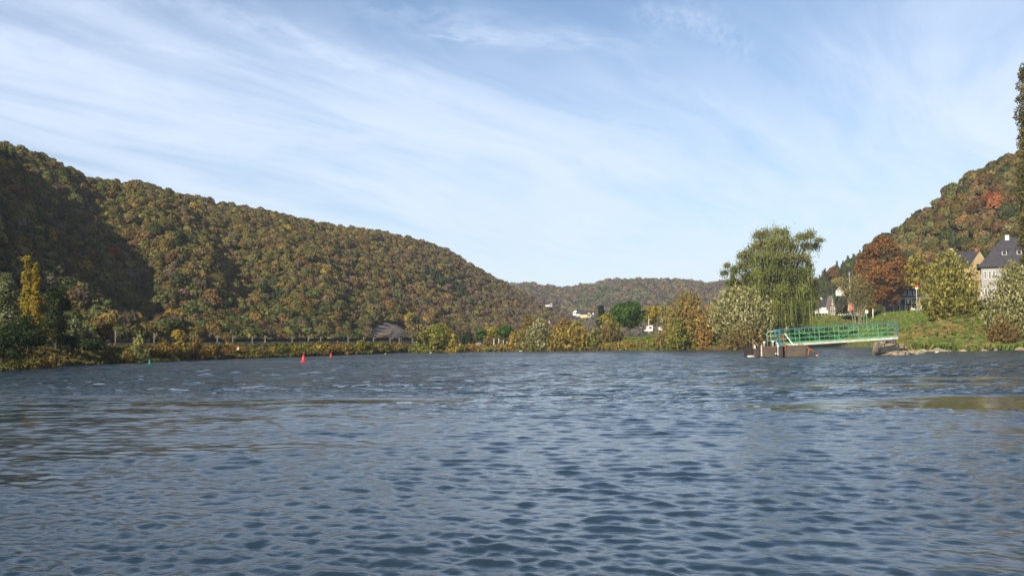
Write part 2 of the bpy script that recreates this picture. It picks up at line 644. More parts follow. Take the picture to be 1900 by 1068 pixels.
# ---------------------------------------------------------------- woodland on the hills
OLIVE, GREEN, OCHRE, RUSSET, BARE, CONIF, GOLD, RED = range(8)
CC = np.array([(.110, .095, .030), (.065, .076, .025), (.150, .108, .033), (.125, .078, .034), (.105, .080, .055),
               (.022, .042, .022), (.26, .18, .03), (.22, .07, .028)])


def dome_tris(n, lobes, size, seed, low=-.25):
    """lumpy crown of n small leaf-clump triangles, unit radius, base at z=0 height ~1.7"""
    r = np.random.default_rng(seed)
    d = r.normal(size=(n, 3))
    d /= np.linalg.norm(d, axis=1)[:, None]
    d[:, 2] = np.where(d[:, 2] < low, -d[:, 2], d[:, 2])
    lc = r.normal(size=(lobes, 3))
    lc /= np.linalg.norm(lc, axis=1)[:, None]
    lc[:, 2] = np.abs(lc[:, 2]) * .9
    dots = d @ lc.T
    rad = .70 + .38 * np.clip((dots.max(1) - .45) / .55, 0, 1) + r.normal(size=n) * .05
    c = d * rad[:, None]
    c[:, 2] = c[:, 2] * .95 + .62
    nrm = d + r.normal(size=(n, 3)) * .42
    nrm /= np.linalg.norm(nrm, axis=1)[:, None]
    a = np.cross(nrm, r.normal(size=(n, 3)))
    a /= np.linalg.norm(a, axis=1)[:, None]
    b_ = np.cross(nrm, a)
    s = size * (.7 + .6 * r.random((n, 1)))
    v = np.stack([c + a * s, c - a * s * .5 + b_ * s * .87, c - a * s * .5 - b_ * s * .87], 1)
    return v, nrm


def cone_tris(n, size, seed):
    r = np.random.default_rng(seed)
    h = r.random(n) ** .75
    h = 1 - h
    ang = r.random(n) * 6.283
    rad = (1 - h) * .62 * (.8 + .3 * np.sin(h * 40)) + .04
    c = np.stack([np.cos(ang) * rad, np.sin(ang) * rad, h * 2.6], 1)
    nrm = np.stack([np.cos(ang), np.sin(ang), np.full(n, .5)], 1) + r.normal(size=(n, 3)) * .4
    nrm /= np.linalg.norm(nrm, axis=1)[:, None]
    a = np.cross(nrm, r.normal(size=(n, 3)))
    a /= np.linalg.norm(a, axis=1)[:, None]
    b_ = np.cross(nrm, a)
    s = size * (.7 + .6 * r.random((n, 1)))
    return np.stack([c + a * s, c - a * s * .5 + b_ * s * .87, c - a * s * .5 - b_ * s * .87], 1), nrm


def scatter(tab, which, pxlo, pxhi, step, rbase, seed, ulo=0.0, uhi=1.12):
    """poisson-like jittered grid over a hillside -> list of trees"""
    r = np.random.default_rng(seed)
    out = []
    px = pxlo
    while px < pxhi:
        yf, yc = float(interp(tab, px, 1)), float(interp(tab, px, 2))
        ym = (yf + yc) / 2
        L = (yc - yf) * 1.08
        n = max(3, int(L * (uhi - ulo) / step))
        for i in range(n):
            u = ulo + (uhi - ulo) * (i + r.random()) / n
            Y = yf + (yc - yf) * u
            # keep density even: columns are px spaced, so thin near, fill far
            reps = (T(px + 10) - T(px)) * Y / step
            k = int(reps) + (1 if r.random() < reps % 1 else 0)
            for _ in range(k):
                q = px + r.random() * 10
                uu = u + (r.random() - .5) * (uhi - ulo) / n
                out.append((q, uu, rbase * (.55 + 1.05 * r.random() ** 2)))
        px += 10
    a = np.array(out)
    X, Y, Zt = hill_point(tab, a[:, 0], a[:, 1], which)
    return X, Y, Zt, a[:, 2], a[:, 0], a[:, 1]


def img_y(px, Y, z):
    return 636 + 8.3 * (950 - px) / 950 - (z - EYE) / Y * HF


def classes_left(px, py, X, Y, r):
    n = len(px)
    f1 = fnoise(X + 300, Y, 35, 3)
    f2 = fnoise(X, Y + 500, 22, 3)
    rightness = np.clip((px - 150) / 800, 0, 1)
    cls = np.full(n, OLIVE)
    q = r.random(n)
    cls = np.where(q < .20 + f1 * .8, OCHRE, cls)
    cls = np.where((q > .62 - f2) & (q < .86), GREEN, cls)
    cls = np.where(q > .90 - .22 * rightness - .5 * np.clip(f2, 0, 1), RUSSET, cls)
    hi = np.clip((600 - py) / 200, 0, 1)
    cls = np.where(r.random(n) < .10 + .45 * np.clip((px - 620) / 400, 0, 1) + .2 * f1, BARE, cls)
    low = (py > 545) & (px < 700)
    cls = np.where(low & (r.random(n) < .35), GREEN, cls)
    cls = np.where(r.random(n) < .012, GOLD, cls)
    # dark spruce strip slanting down the slope
    line = 508 + (px - 785) * .52
    cls = np.where((px > 785) & (px < 872) & (np.abs(py - line) < 6 + 5 * r.random(n)), CONIF, cls)
    cls = np.where(r.random(n) < .006, CONIF, cls)
    for cx_, cy_, rr_, k in ((203, 478, 9, RED), (173, 484, 6, RED), (753, 596, 7, GOLD), (268, 433, 9, OCHRE), (700, 575, 8, CONIF), (515, 565, 14, CONIF), (775, 610, 10, CONIF)):
        cls = np.where((px - cx_) ** 2 + (py - cy_) ** 2 < rr_ ** 2, k, cls)
    return cls


def classes_right(px, py, X, Y, r):
    n = len(px)
    f1 = fnoise(X + 300, Y, 30, 3)
    q = r.random(n)
    cls = np.where(q < .34, OLIVE, OCHRE)
    cls = np.where((q > .52) & (q < .72), GREEN, cls)
    cls = np.where(q > .83 - f1 * .5, RUSSET, cls)
    cls = np.where((px < 1612) & (r.random(n) < .9), CONIF, cls)
    cls = np.where((px > 1612) & (r.random(n) < .03), CONIF, cls)
    cls = np.where(((px - 1848) ** 2 + (py - 378) ** 2 < 19 ** 2) & (r.random(n) < .5), RED, cls)
    cls = np.where(((px - 1838) ** 2 + (py - 385) ** 2 < 34 ** 2) & (cls != RED), RUSSET, cls)
    cls = np.where((px - 1778) ** 2 + (py - 452) ** 2 < 16 ** 2, CONIF, cls)
    return cls


def classes_far(px, py, X, Y, r):
    n = len(px)
    f1 = fnoise(X + 300, Y, 160, 3)
    f2 = fnoise(X, Y + 300, 120, 3)
    cls = np.where(r.random(n) < .78, BARE, RUSSET)
    cls = np.where(f1 > .09, np.where(r.random(n) < .5, OLIVE, BARE), cls)
    cls = np.where(f2 > .15, np.where(r.random(n) < .5, GREEN, BARE), cls)
    return cls


LBL = {OLIVE: 'olive green tree', GREEN: 'dark green tree', OCHRE: 'ochre yellow tree', RUSSET: 'russet tree', BARE: 'thin grey tree', CONIF: 'dark evergreen', GOLD: 'bright golden tree', RED: 'red leaved tree'}
ZONES_L = [(110, 'behind the two yellow poplars'), (210, 'above the silvery riverside trees'), (300, 'above the pale conical shrub'), (400, 'right of the pale conical shrub'), (500, 'above the round orange and white board'),
           (590, 'above the larger red buoy'), (670, 'above the smaller red buoy'), (9999, 'beside the bare rock face')]
ZONES_R = [(1650, 'behind the copper red tree'), (1700, 'behind the yellow birch'), (1780, 'behind the yellow green willow bush'), (1840, 'above the stone gabled house'), (1875, 'above the white house roof'), (9999, 'next to the tall poplar')]
HGT = ['at the hillside foot', 'low on the hillside', 'partway up the hillside', 'halfway up the hillside', 'high on the hillside', 'near the hill crest']


def forest(which, tab, seed, pxlo, pxhi, step, rbase, ntri, tsize, classer, nsingle, keep=None, colgain=1.0, uhi=1.12):
    r = np.random.default_rng(seed)
    X, Y, Zt, rad, px, u = scatter(tab, which, pxlo, pxhi, step, rbase, seed, uhi=uhi)
    py = img_y(px, Y, Zt)
    cls = classer(px, py, X, Y, r)
    rad = np.where(cls == CONIF, np.minimum(rad, rbase * .85), rad)
    ok = np.ones(len(X), bool)
    if keep is not None:
        ok = keep(px, py, u)
    app = rad / Y
    # visible candidates: the biggest in the frame
    vis = (px > -5) & (px < 1905) & ok & (u < 1.0)
    order = np.argsort(-np.where(vis, app * (1 + .35 * r.random(len(app))), -1))
    single = np.zeros(len(X), bool)
    names = {}
    zones = ZONES_L if which == 'L' else ZONES_R
    for i in order[:nsingle]:
        if not vis[i]:
            continue
        zn = next(t_ for lim, t_ in zones if px[i] < lim)
        lb = 'largest %s %s %s' % (LBL[int(cls[i])], HGT[int(min(5, max(0, u[i] * 6)))], zn)
        if lb not in names.values():
            names[i] = lb
            single[i] = True
    mass = ok & ~single
    protos = [dome_tris(ntri, 5, tsize, 100 + i) for i in range(7)]
    fines = [dome_tris(int(ntri * 2.4), 6, tsize * .62, 140 + i) for i in range(6)]
    cprot = cone_tris(ntri, tsize * .75, 55)
    Vs, Ts = [], []
    idx = np.where(mass)[0]
    for i in idx:
        big = app[i] > .0042
        pv, pn = fines[r.integers(6)] if big and cls[i] != CONIF else cprot if cls[i] == CONIF and which != 'F' else protos[r.integers(7)]
        a = r.random() * 6.283
        ca, sa = math.cos(a), math.sin(a)
        s = rad[i]
        v = pv @ np.array([[ca, sa, 0], [-sa, ca, 0], [0, 0, .85 + .45 * r.random()]]) * s
        v = v + np.array([X[i], Y[i], Zt[i] + s * .15])
        Vs.append(v.reshape(-1, 3).astype(np.float32))
        c = (CC[cls[i]] * .74 + np.array([.105, .088, .032]) * .26) * (.80 + .42 * r.random()) * (1 + r.normal(size=3) * .06) * colgain
        cv = c[None, :] * (1 + r.normal(size=(len(v), 1)) * .16)
        Ts.append(np.clip(cv, .004, .6))
    Vs = np.concatenate(Vs)
    Ts = np.concatenate(Ts)
    me = mesh_np('woodland', Vs, np.arange(len(Vs)).reshape(-1, 3), tint=Ts)
    o = add('woodland', me, M_FAR)
    o['kind'] = 'stuff'
    singles = [(X[i], Y[i], Zt[i], rad[i] * 1.12, int(cls[i]), names[i]) for i in np.where(single)[0]]
    return o, singles


def keep_left(px, py, u):
    k = np.ones(len(px), bool)
    # bare rock face above the railway
    k &= ~((px > 684) & (px < 758) & (py > 592 + np.abs(px - 718) * .5 + 6 * np.sin(px * .9)) & (py < 640))
    # vineyard strip near the right-hand end
    line = 558 + (px - 985) * .44
    k &= ~((px > 985) & (px < 1075) & (np.abs(py - line) < 5.5))
    return k


wood_l, single_l = forest('L', HLT, 11, -520, 1108, 2.05, 1.38, 84, .34, classes_left, 500, keep_left, 1.16)
tag(wood_l, 'brown and olive autumn woodland covering the long left hillside', 'woodland')
wood_r, single_r = forest('R', HRT, 12, 1440, 2240, 2.5, 1.95, 100, .33, classes_right, 260, None, 1.32)
tag(wood_r, 'orange and green autumn woodland covering the steep right hillside', 'woodland')
wood_f, _ = forest('F', HFT, 13, 930, 1900, 6.0, 4.0, 44, .46, classes_far, 0, None, 1.1, uhi=1.05)
tag(wood_f, 'hazy purple brown woodland on the distant ridge across the valley', 'woodland')

M_BARK = mat('bark', (.10, .08, .055), .95, spec=.1, var=.5, vscale=3)


def stick(pts, rads, sides=6):
    """tapered tube along a polyline -> verts, quads"""
    V, F = [], []
    n = len(pts)
    for i, (p, r_) in enumerate(zip(pts, rads)):
        p = Vector(p)
        d = (Vector(pts[min(i + 1, n - 1)]) - Vector(pts[max(i - 1, 0)])).normalized()
        a = d.orthogonal().normalized()
        b_ = d.cross(a)
        for k in range(sides):
            an = 6.28318 * k / sides
            V.append(tuple(p + (a * math.cos(an) + b_ * math.sin(an)) * r_))
    for i in range(n - 1):
        for k in range(sides):
            k2 = (k + 1) % sides
            F.append((i * sides + k, i * sides + k2, (i + 1) * sides + k2, (i + 1) * sides + k))
    return V, F


def merge(parts):
    V, F = [], []
    for v, f in parts:
        o_ = len(V)
        V.extend(v)
        F.extend([tuple(i + o_ for i in q) for q in f])
    return V, F


_hp = {}


def hill_tree_proto(cls, var):
    key = (cls, var)
    if key in _hp:
        return _hp[key]
    r = np.random.default_rng(900 + cls * 10 + var)
    if cls == CONIF:
        v, _n = cone_tris(300, .14, 900 + var)
    else:
        v, _n = dome_tris(420, 8, .17, 500 + cls * 7 + var)
    c = CC[cls][None, :] * (1 + r.normal(size=(len(v), 1)) * .2) * (1 + r.normal(size=(len(v), 3)) * .05)
    me = mesh_np('crown', v.reshape(-1, 3), np.arange(len(v) * 3).reshape(-1, 3), tint=np.clip(c, .004, .6))
    me.materials.append(M_LEAF)
    tv, tf = stick([(0, 0, -.3), (.02, 0, .3), (0, .03, .9)], [.09, .07, .03], 5)
    tm = mesh_np('trunk', tv, tf)
    tm.materials.append(M_BARK)
    _hp[key] = (me, tm)
    return _hp[key]


for lst, where in ((single_l, 'the left hillside'), (single_r, 'the right hillside')):
    for (x, y, z, rd, c, lb) in lst:
        cm, tm = hill_tree_proto(c, random.randrange(3))
        nm = 'evergreen_tree' if c == CONIF else 'broadleaf_tree'
        o = thing(nm, lb, 'tree', (x, y, z + rd * .1), random.random() * 6.28, 'trees standing out of the woodland on ' + where)
        o.scale = (rd, rd, rd * (.9 + .4 * random.random()))
        add('crown', cm, None, o)
        add('trunk', tm, None, o)

# ---------------------------------------------------------------- plants
def leaf_quads(c, nrm, L, W, along=None, r=None):
    """rhombic leaf clumps: centre, normal, length, width"""
    n = len(c)
    ref = along if along is not None else r.normal(size=(n, 3))
    b_ = np.cross(nrm, ref)
    b_ /= np.linalg.norm(b_, axis=1)[:, None] + 1e-9
    a = np.cross(b_, nrm)
    if along is not None:
        a = along
    L = np.broadcast_to(np.asarray(L).reshape(-1, 1), (n, 1))
    W = np.broadcast_to(np.asarray(W).reshape(-1, 1), (n, 1))
    return np.stack([c - a * L, c + b_ * W, c + a * L, c - b_ * W], 1)


def norm(v):
    return v / (np.linalg.norm(v, axis=-1, keepdims=True) + 1e-9)


ENV = {
    'round': lambda h: np.sqrt(np.clip(1 - (2 * h - 1) ** 2, 0, 1)),
    'egg': lambda h: np.clip(np.sin(np.clip(h, 0, 1) ** .75 * math.pi), 0, 1) ** .7,
    'oak': lambda h: np.clip(np.interp(h, [0, .08, .3, .55, .8, .93, 1], [.45, .75, 1, .92, .62, .35, .05]), 0, 1),
    'copper': lambda h: np.interp(h, [0, .12, .3, .45, .7, .88, 1], [.25, .45, .82, 1, .78, .42, .08]),
    'bush': lambda h: np.interp(h, [0, .2, .5, .8, 1], [.75, 1, .97, .65, .12]),
    'poplar': lambda h: np.interp(h, [0, .1, .4, .8, 1], [.45, .8, 1, .7, .06]),
    'cone': lambda h: np.interp(h, [0, .08, 1], [.7, 1, .03]),
    'flat': lambda h: np.interp(h, [0, .25, .7, .9, 1], [.4, .85, 1, .75, .25]),
    'vase': lambda h: np.interp(h, [0, .3, .7, .9, 1], [.25, .6, 1, .8, .2]),
}


def crown_mesh(H, W, z0, env, cols, nlobe, nleaf, leaf, seed, lobe=.17, squash=.8, depth=None, lean=0.0, gap=0.0):
    """foliage of many leaf clumps gathered in lobes inside an envelope"""
    r = np.random.default_rng(seed)
    D = depth or W
    hh = z0 + 0 * 1.0
    n = nlobe
    h = r.random(n) * .96 + .02
    ang = r.random(n) * 6.283
    e = ENV[env](h)
    rr = e * np.sqrt(r.random(n)) * .86
    lr = lobe * (W + (H - z0)) * .5 * (.65 + .7 * r.random(n)) * (.55 + .45 * e)
    C = np.stack([np.cos(ang) * rr * np.maximum(W / 2 - lr * .5, W * .1) + lean * h * W, np.sin(ang) * rr * np.maximum(D / 2 - lr * .5, D * .1), z0 + lr * .6 + h * (H - z0 - lr * 1.2)], 1)
    pr = lr ** 2
    li = r.choice(n, nleaf, p=pr / pr.sum())
    d = norm(r.normal(size=(nleaf, 3)))
    d[:, 2] = np.where(r.random(nleaf) < .35, np.abs(d[:, 2]), d[:, 2])
    d = norm(d)
    rad = (.55 + .5 * r.random(nleaf) ** .6)
    pos = C[li] + d * (lr[li] * rad)[:, None] * np.array([1, 1, squash])
    ax = norm(pos - np.array([0, 0, z0 + (H - z0) * .4]))
    nrm = norm(d * .55 + ax * .5 + r.normal(size=(nleaf, 3)) * .5)
    s = leaf * (.6 + .8 * r.random(nleaf))
    q = leaf_quads(pos, nrm, s, s * .62, None, r)
    cols = np.array(cols)
    ci = r.random((n, 1))
    base = cols[0] * (1 - ci) + cols[1 % len(cols)] * ci
    if len(cols) > 2:
        k = r.random(n) < .22
        base[k] = cols[2]
    c = base[li] * (1 + r.normal(size=(nleaf, 1)) * .22) * (1 + r.normal(size=(nleaf, 3)) * .05)
    return q, np.clip(c, .004, .8), C, lr


def spray_mesh(H, W, env, cols, nstem, per, leaf, seed, lo=.25, z0=0.0, depth=None, thin=.6, curl=.45):
    """upright shoots with narrow leaves (willow and poplar scrub, reeds)"""
    r = np.random.default_rng(seed)
    D = depth or W
    h = r.random(nstem) ** .8
    ang = r.random(nstem) * 6.283
    e = ENV[env](h)
    rr = e * (.25 + .75 * np.sqrt(r.random(nstem)))
    tip = np.stack([np.cos(ang) * rr * W / 2, np.sin(ang) * rr * D / 2, z0 + h * (H - z0)], 1)
    tip[:, 2] = np.maximum(tip[:, 2], .15 * H * r.random(nstem) + .05)
    root = np.stack([tip[:, 0] * .22, tip[:, 1] * .22, np.zeros(nstem)], 1)
    base = root + (tip - root) * np.array([.55, .55, .35])
    t = lo + (1 - lo) * r.random((nstem, per)) ** .8
    p = (root[:, None] * (1 - t[..., None]) ** 2 + base[:, None] * (2 * t * (1 - t))[..., None] + tip[:, None] * (t ** 2)[..., None])
    dirv_ = norm(tip - base)[:, None] + r.normal(size=(nstem, per, 3)) * curl + np.array([0, 0, .35])
    dirv_ = norm(dirv_).reshape(-1, 3)
    p = (p + r.normal(size=p.shape) * np.array([1, 1, .8]) * leaf * 1.1).reshape(-1, 3)
    nrm = norm(np.cross(dirv_, r.normal(size=dirv_.shape)) + .4 * norm(p - np.array([0, 0, H * .3])))
    s = leaf * (.6 + .8 * r.random(len(p)))
    q = leaf_quads(p, nrm, s, s * thin, dirv_, r)
    cols = np.array(cols)
    ci = r.random((nstem, 1))
    b0 = cols[0] * (1 - ci) + cols[1 % len(cols)] * ci
    if len(cols) > 2:
        k = r.random(nstem) < .2
        b0[k] = cols[2]
    c = np.repeat(b0, per, 0) * (1 + r.normal(size=(len(p), 1)) * .24)
    return q, np.clip(c, .004, .9), tip


def put_leaves(name, q, c, parent, m=None):
    me = mesh_np(name, q.reshape(-1, 3), np.arange(len(q) * 4).reshape(-1, 4), tint=c)
    return add(name, me, m or M_LEAF, parent)


def put_sticks(name, sticks, parent, m=None):
    V, F = merge(sticks)
    me = mesh_np(name, V, F, smooth_shade=True)
    return add(name, me, m or M_BARK, parent)


M_PALEBARK = mat('pale_bark', (.32, .27, .18), .9, spec=.1, var=.45, vscale=4)


def plant(name, label, cat, px, Y, ytop, wpx, env, cols, style='lobes', trunk=.2, dens=1.0, leaf=None, seed=None, group=None, lobe=.17, nl=None, bark=None, depth=None, lean=0.0, stems=1, ybot=None, dense_sticks=True):
    base = GP3(px, Y)
    if ybot is not None:
        base.z = min(base.z, zpx(px, ybot, Y)) if ybot > 0 else base.z
    H = zpx(px, ytop, Y) - base.z
    W = wpx * Y / HF * (1.22 if style == 'lobes' and env != 'poplar' else 1.08)
    seed = seed if seed is not None else int(px * 13 + Y)
    r = random.Random(seed)
    o = thing(name, label, cat, base, 0, group)
    px_m = Y / 1002.0                       # one rendered pixel, in metres
    leaf = leaf or px_m * 1.15
    area = (H * W) / (px_m * px_m)
    n = int(min(26000, max(220, area * 2.2 * dens)))
    bark = bark or M_BARK
    if style == 'lobes':
        nl = nl or int(26 + 30 * min(1.5, area / 3000))
        z0 = H * trunk
        q, c, C, lr = crown_mesh(H, W, z0, env, cols, nl, n, leaf, seed, lobe, depth=depth, lean=lean)
        put_leaves('crown', q, c, o)
        tr = max(.05, H * .022)
        st = []
        for s_ in range(stems):
            a = r.random() * 6.28
            k = .0 if stems == 1 else W * .05
            x0, y0 = math.cos(a) * k, math.sin(a) * k
            st.append(stick([(x0, y0, -.3), (x0 * 1.5 + .02 * H * r.uniform(-1, 1), y0 * 1.5, H * .3), (x0 * 2.5 + lean * W * .4, y0 * 2.5, H * .55), (lean * W * .7 + x0 * 3, y0 * 3, H * .85)], [tr, tr * .8, tr * .5, tr * .15], 7))
        order = sorted(range(len(C)), key=lambda i: -lr[i])[:16]
        for i in order:
            c0 = C[i]
            s0 = (lean * W * .3, 0, min(c0[2] * .6, H * .5))
            mid = (c0[0] * .5 + s0[0] * .4, c0[1] * .5, (s0[2] + c0[2]) / 2)
            st.append(stick([s0, mid, tuple(c0)], [tr * .45, tr * .3, tr * .1], 5))
        put_sticks('trunk', st, o, bark)
    elif style == 'spray':
        per = 14
        ns = max(14, int(n / per))
        q, c, tip = spray_mesh(H, W, env, cols, ns, per, leaf * 1.25, seed, lo=trunk, depth=depth)
        put_leaves('crown', q, c, o)
        st = []
        for i in range(0, len(tip), max(1, len(tip) // 26)):
            tp = tip[i]
            rt = (tp[0] * .12, tp[1] * .12, -.2)
            st.append(stick([rt, (tp[0] * .45, tp[1] * .45, tp[2] * .5), tuple(tp * .97)], [max(.03, H * .010), H * .007, H * .002], 4))
        put_sticks('trunk', st, o, bark)
    return o


# palettes (base colours)
C_SILV = [(.27, .25, .12), (.14, .14, .05), (.36, .34, .20)]
C_OCHR = [(.30, .22, .05), (.21, .17, .04), (.38, .29, .07)]
C_ORNG = [(.29, .17, .045), (.20, .13, .04), (.30, .22, .055)]
C_OLIV = [(.16, .17, .035), (.22, .20, .045), (.11, .13, .03)]
C_GRN = [(.07, .13, .024), (.045, .09, .02), (.12, .16, .035)]
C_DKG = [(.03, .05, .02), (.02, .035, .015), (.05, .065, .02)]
C_YEL = [(.42, .30, .03), (.30, .24, .03), (.5, .36, .05)]
C_YGR = [(.20, .20, .03), (.28, .24, .04), (.13, .14, .03)]
C_RUST = [(.25, .115, .030), (.17, .085, .028), (.11, .085, .03)]
C_BRN = [(.21, .155, .055), (.15, .12, .045), (.25, .19, .065)]
C_WIL = [(.185, .205, .048), (.12, .145, .035), (.25, .245, .065)]
C_PALE = [(.16, .175, .085), (.10, .115, .05), (.22, .24, .12)]

SH = 'shrub'
# ---- trees and shrubs of the low spit in the middle
plant('willow_shrub', 'large yellow green willow shrub at the left tip of the low green spit', SH, 811, 230, 600, 66, 'round', C_OLIV, trunk=.02, seed=5, dens=1.2)
plant('willow_shrub', 'golden topped upright shrub rising just behind the shrub on the tip of the spit', SH, 822, 245, 598, 32, 'egg', C_OCHR, trunk=.05, seed=6)
plant('willow_shrub', 'low straw yellow bush right beside the shrub on the tip of the spit', SH, 843, 228, 620, 30, 'bush', C_OCHR, 'spray', trunk=.1, seed=8)
plant('shrub', 'dark green hedge like shrub behind the straw yellow bush on the spit', SH, 868, 275, 618, 40, 'bush', C_DKG, trunk=.02, seed=9)
plant('broadleaf_tree', 'small dark green tree leftmost in the row of campsite trees', 'tree', 893, 285, 611, 30, 'round', C_GRN, trunk=.30, seed=10)
plant('broadleaf_tree', 'yellow topped green tree second in the row of campsite trees', 'tree', 915, 285, 605, 30, 'round', C_YGR, trunk=.32, seed=11)
plant('broadleaf_tree', 'broadest deep green tree in the row of campsite trees', 'tree', 936, 282, 602, 34, 'round', C_GRN, trunk=.34, seed=12)
plant('broadleaf_tree', 'small bright yellow tree at the right end of the campsite tree row', 'tree', 951, 280, 615, 14, 'egg', C_YEL, trunk=.2, seed=13)
plant('broadleaf_tree', 'lime yellow tree between the campsite row and the tall silver leaved shrub', 'tree', 967, 280, 611, 22, 'round', C_YGR, trunk=.2, seed=14)
plant('shrub', 'rust brown bush in front of the campsite trees', SH, 904, 247, 625, 22, 'bush', C_BRN, 'spray', trunk=.1, seed=15)
plant('broadleaf_tree', 'thin orange brown tree rising behind the tall silver leaved shrub', 'tree', 981, 262, 582, 34, 'egg', [(.22, .15, .05), (.16, .14, .04)], trunk=.05, seed=16, dens=.9)
plant('willow_shrub', 'tall silver leaved shrub dark at its foot beside the water on the spit', SH, 1003, 244, 588, 58, 'egg', C_SILV, 'spray', trunk=.25, seed=17, dens=1.2)
plant('shrub', 'russet orange shrub behind the golden bushes on the spit', SH, 1046, 264, 590, 40, 'round', C_ORNG, trunk=.05, seed=18)
plant('shrub', 'golden bush at the water between the silver shrub and the widest golden bush', SH, 1034, 243, 610, 46, 'bush', C_OCHR, 'spray', trunk=.1, seed=19, dens=1.1)
plant('shrub', 'widest golden yellow bush on the spit', SH, 1070, 246, 593, 58, 'bush', C_OCHR, 'spray', trunk=.12, seed=20, dens=1.2)
plant('shrub', 'low olive bush right of the widest golden bush', SH, 1100, 245, 612, 34, 'bush', C_OLIV, 'spray', trunk=.1, seed=21)
plant('shrub', 'dull olive brown bush in front of the dark conifer on the spit', SH, 1134, 262, 597, 56, 'bush', C_BRN, 'spray', trunk=.15, seed=22, dens=1.1)
plant('shrub', 'yellow green shrub between the dark conifer and the round green tree', SH, 1130, 300, 577, 36, 'round', C_YGR, trunk=.05, seed=23)
plant('conifer', 'dark narrow conifer below the pale village houses', 'tree', 1116, 335, 562, 22, 'cone', C_DKG, trunk=.08, seed=24, dens=1.4)
plant('broadleaf_tree', 'large round deep green tree standing alone on the lawn', 'tree', 1168, 285, 557, 66, 'round', C_GRN, trunk=.22, seed=25, dens=1.5, nl=60)
plant('broadleaf_tree', 'golden yellow tree behind the white camper van', 'tree', 1212, 330, 567, 44, 'round', [(.40, .27, .03), (.30, .22, .03), (.22, .18, .03)], trunk=.35, seed=26, dens=1.2)
plant('shrub', 'pale grey green shrub just right of the golden yellow tree', SH, 1234, 300, 560, 26, 'egg', [(.26, .24, .12), (.18, .17, .07)], trunk=.05, seed=27, dens=.8)
plant('shrub', 'low brown bush on the waterline below the white camper van', SH, 1228, 241, 617, 40, 'bush', C_BRN, 'spray', trunk=.1, seed=28)
plant('broadleaf_tree', 'tall orange brown shrubby tree left of the big silver leaved bush', 'tree', 1279, 243, 539, 96, 'round', [(.30, .19, .06), (.21, .16, .05), (.19, .19, .05)], 'spray', trunk=.22, seed=29, dens=1.2)
plant('shrub', 'ochre and olive bush at the foot of the tall orange brown shrubby tree', SH, 1258, 238, 590, 52, 'bush', C_OLIV, 'spray', trunk=.1, seed=30)
plant('willow_shrub', 'big silver leaved bush in front of the weeping willow', SH, 1374, 236, 528, 122, 'round', [(.30, .28, .12), (.18, .17, .055), (.42, .39, .22)], 'spray', trunk=.35, seed=31, dens=1.25)
plant('shrub', 'brown green undergrowth bush at the waterline below the big silver leaved bush', SH, 1385, 230, 600, 78, 'bush', C_BRN, 'spray', trunk=.1, seed=32)
plant('shrub', 'pale stemmed thin bush between the orange brown tree and the silver leaved bush', SH, 1308, 236, 575, 36, 'vase', C_ORNG, 'spray', trunk=.3, seed=33, bark=M_PALEBARK, dens=.6)
lowb = [(775, 'grassy tan'), (795, 'low green'), (860, 'orange tan'), (878, 'rust'), (925, 'olive'), (943, 'rust tinged'), (968, 'brown'), (985, 'dark green'), (1112, 'orange brown'), (1128, 'straw coloured'), (1150, 'olive'),
        (1172, 'rust orange'), (1196, 'brown'), (1210, 'green'), (1240, 'straw green'), (1262, 'olive brown'), (1290, 'bright green'), (1318, 'dull green'), (1345, 'tan'), (1412, 'tan brown')]
for i, (px, cn) in enumerate(lowb):
    pal = {'g': C_OLIV, 'o': C_ORNG, 'r': C_ORNG, 'd': C_OLIV, 'b': C_BRN, 's': C_OCHR, 't': C_BRN, 'l': C_OLIV}.get(cn[0], C_OLIV)
    if px in (878, 1172, 943):
        pal = C_ORNG
    if px == 1290:
        pal = C_YGR
    Yb = float(interp(G, px, 1)) + 2.5
    plant('low_bush', '%s low bush, %s from the left tip along the spit waterline' % (cn, ['first', 'second', 'third', 'fourth', 'fifth', 'sixth', 'seventh', 'eighth', 'ninth', 'tenth', 'eleventh', 'twelfth', 'thirteenth', 'fourteenth', 'fifteenth', 'sixteenth', 'seventeenth', 'eighteenth', 'nineteenth', 'twentieth'][i]),
          'bush', px, Yb, yh(px) - 1 + (i * 7 % 5) - (4 if px > 1200 else 0), 24 + (i * 11) % 13, 'bush', pal, 'spray', trunk=.1, seed=60 + i, group='low bushes along the spit waterline')

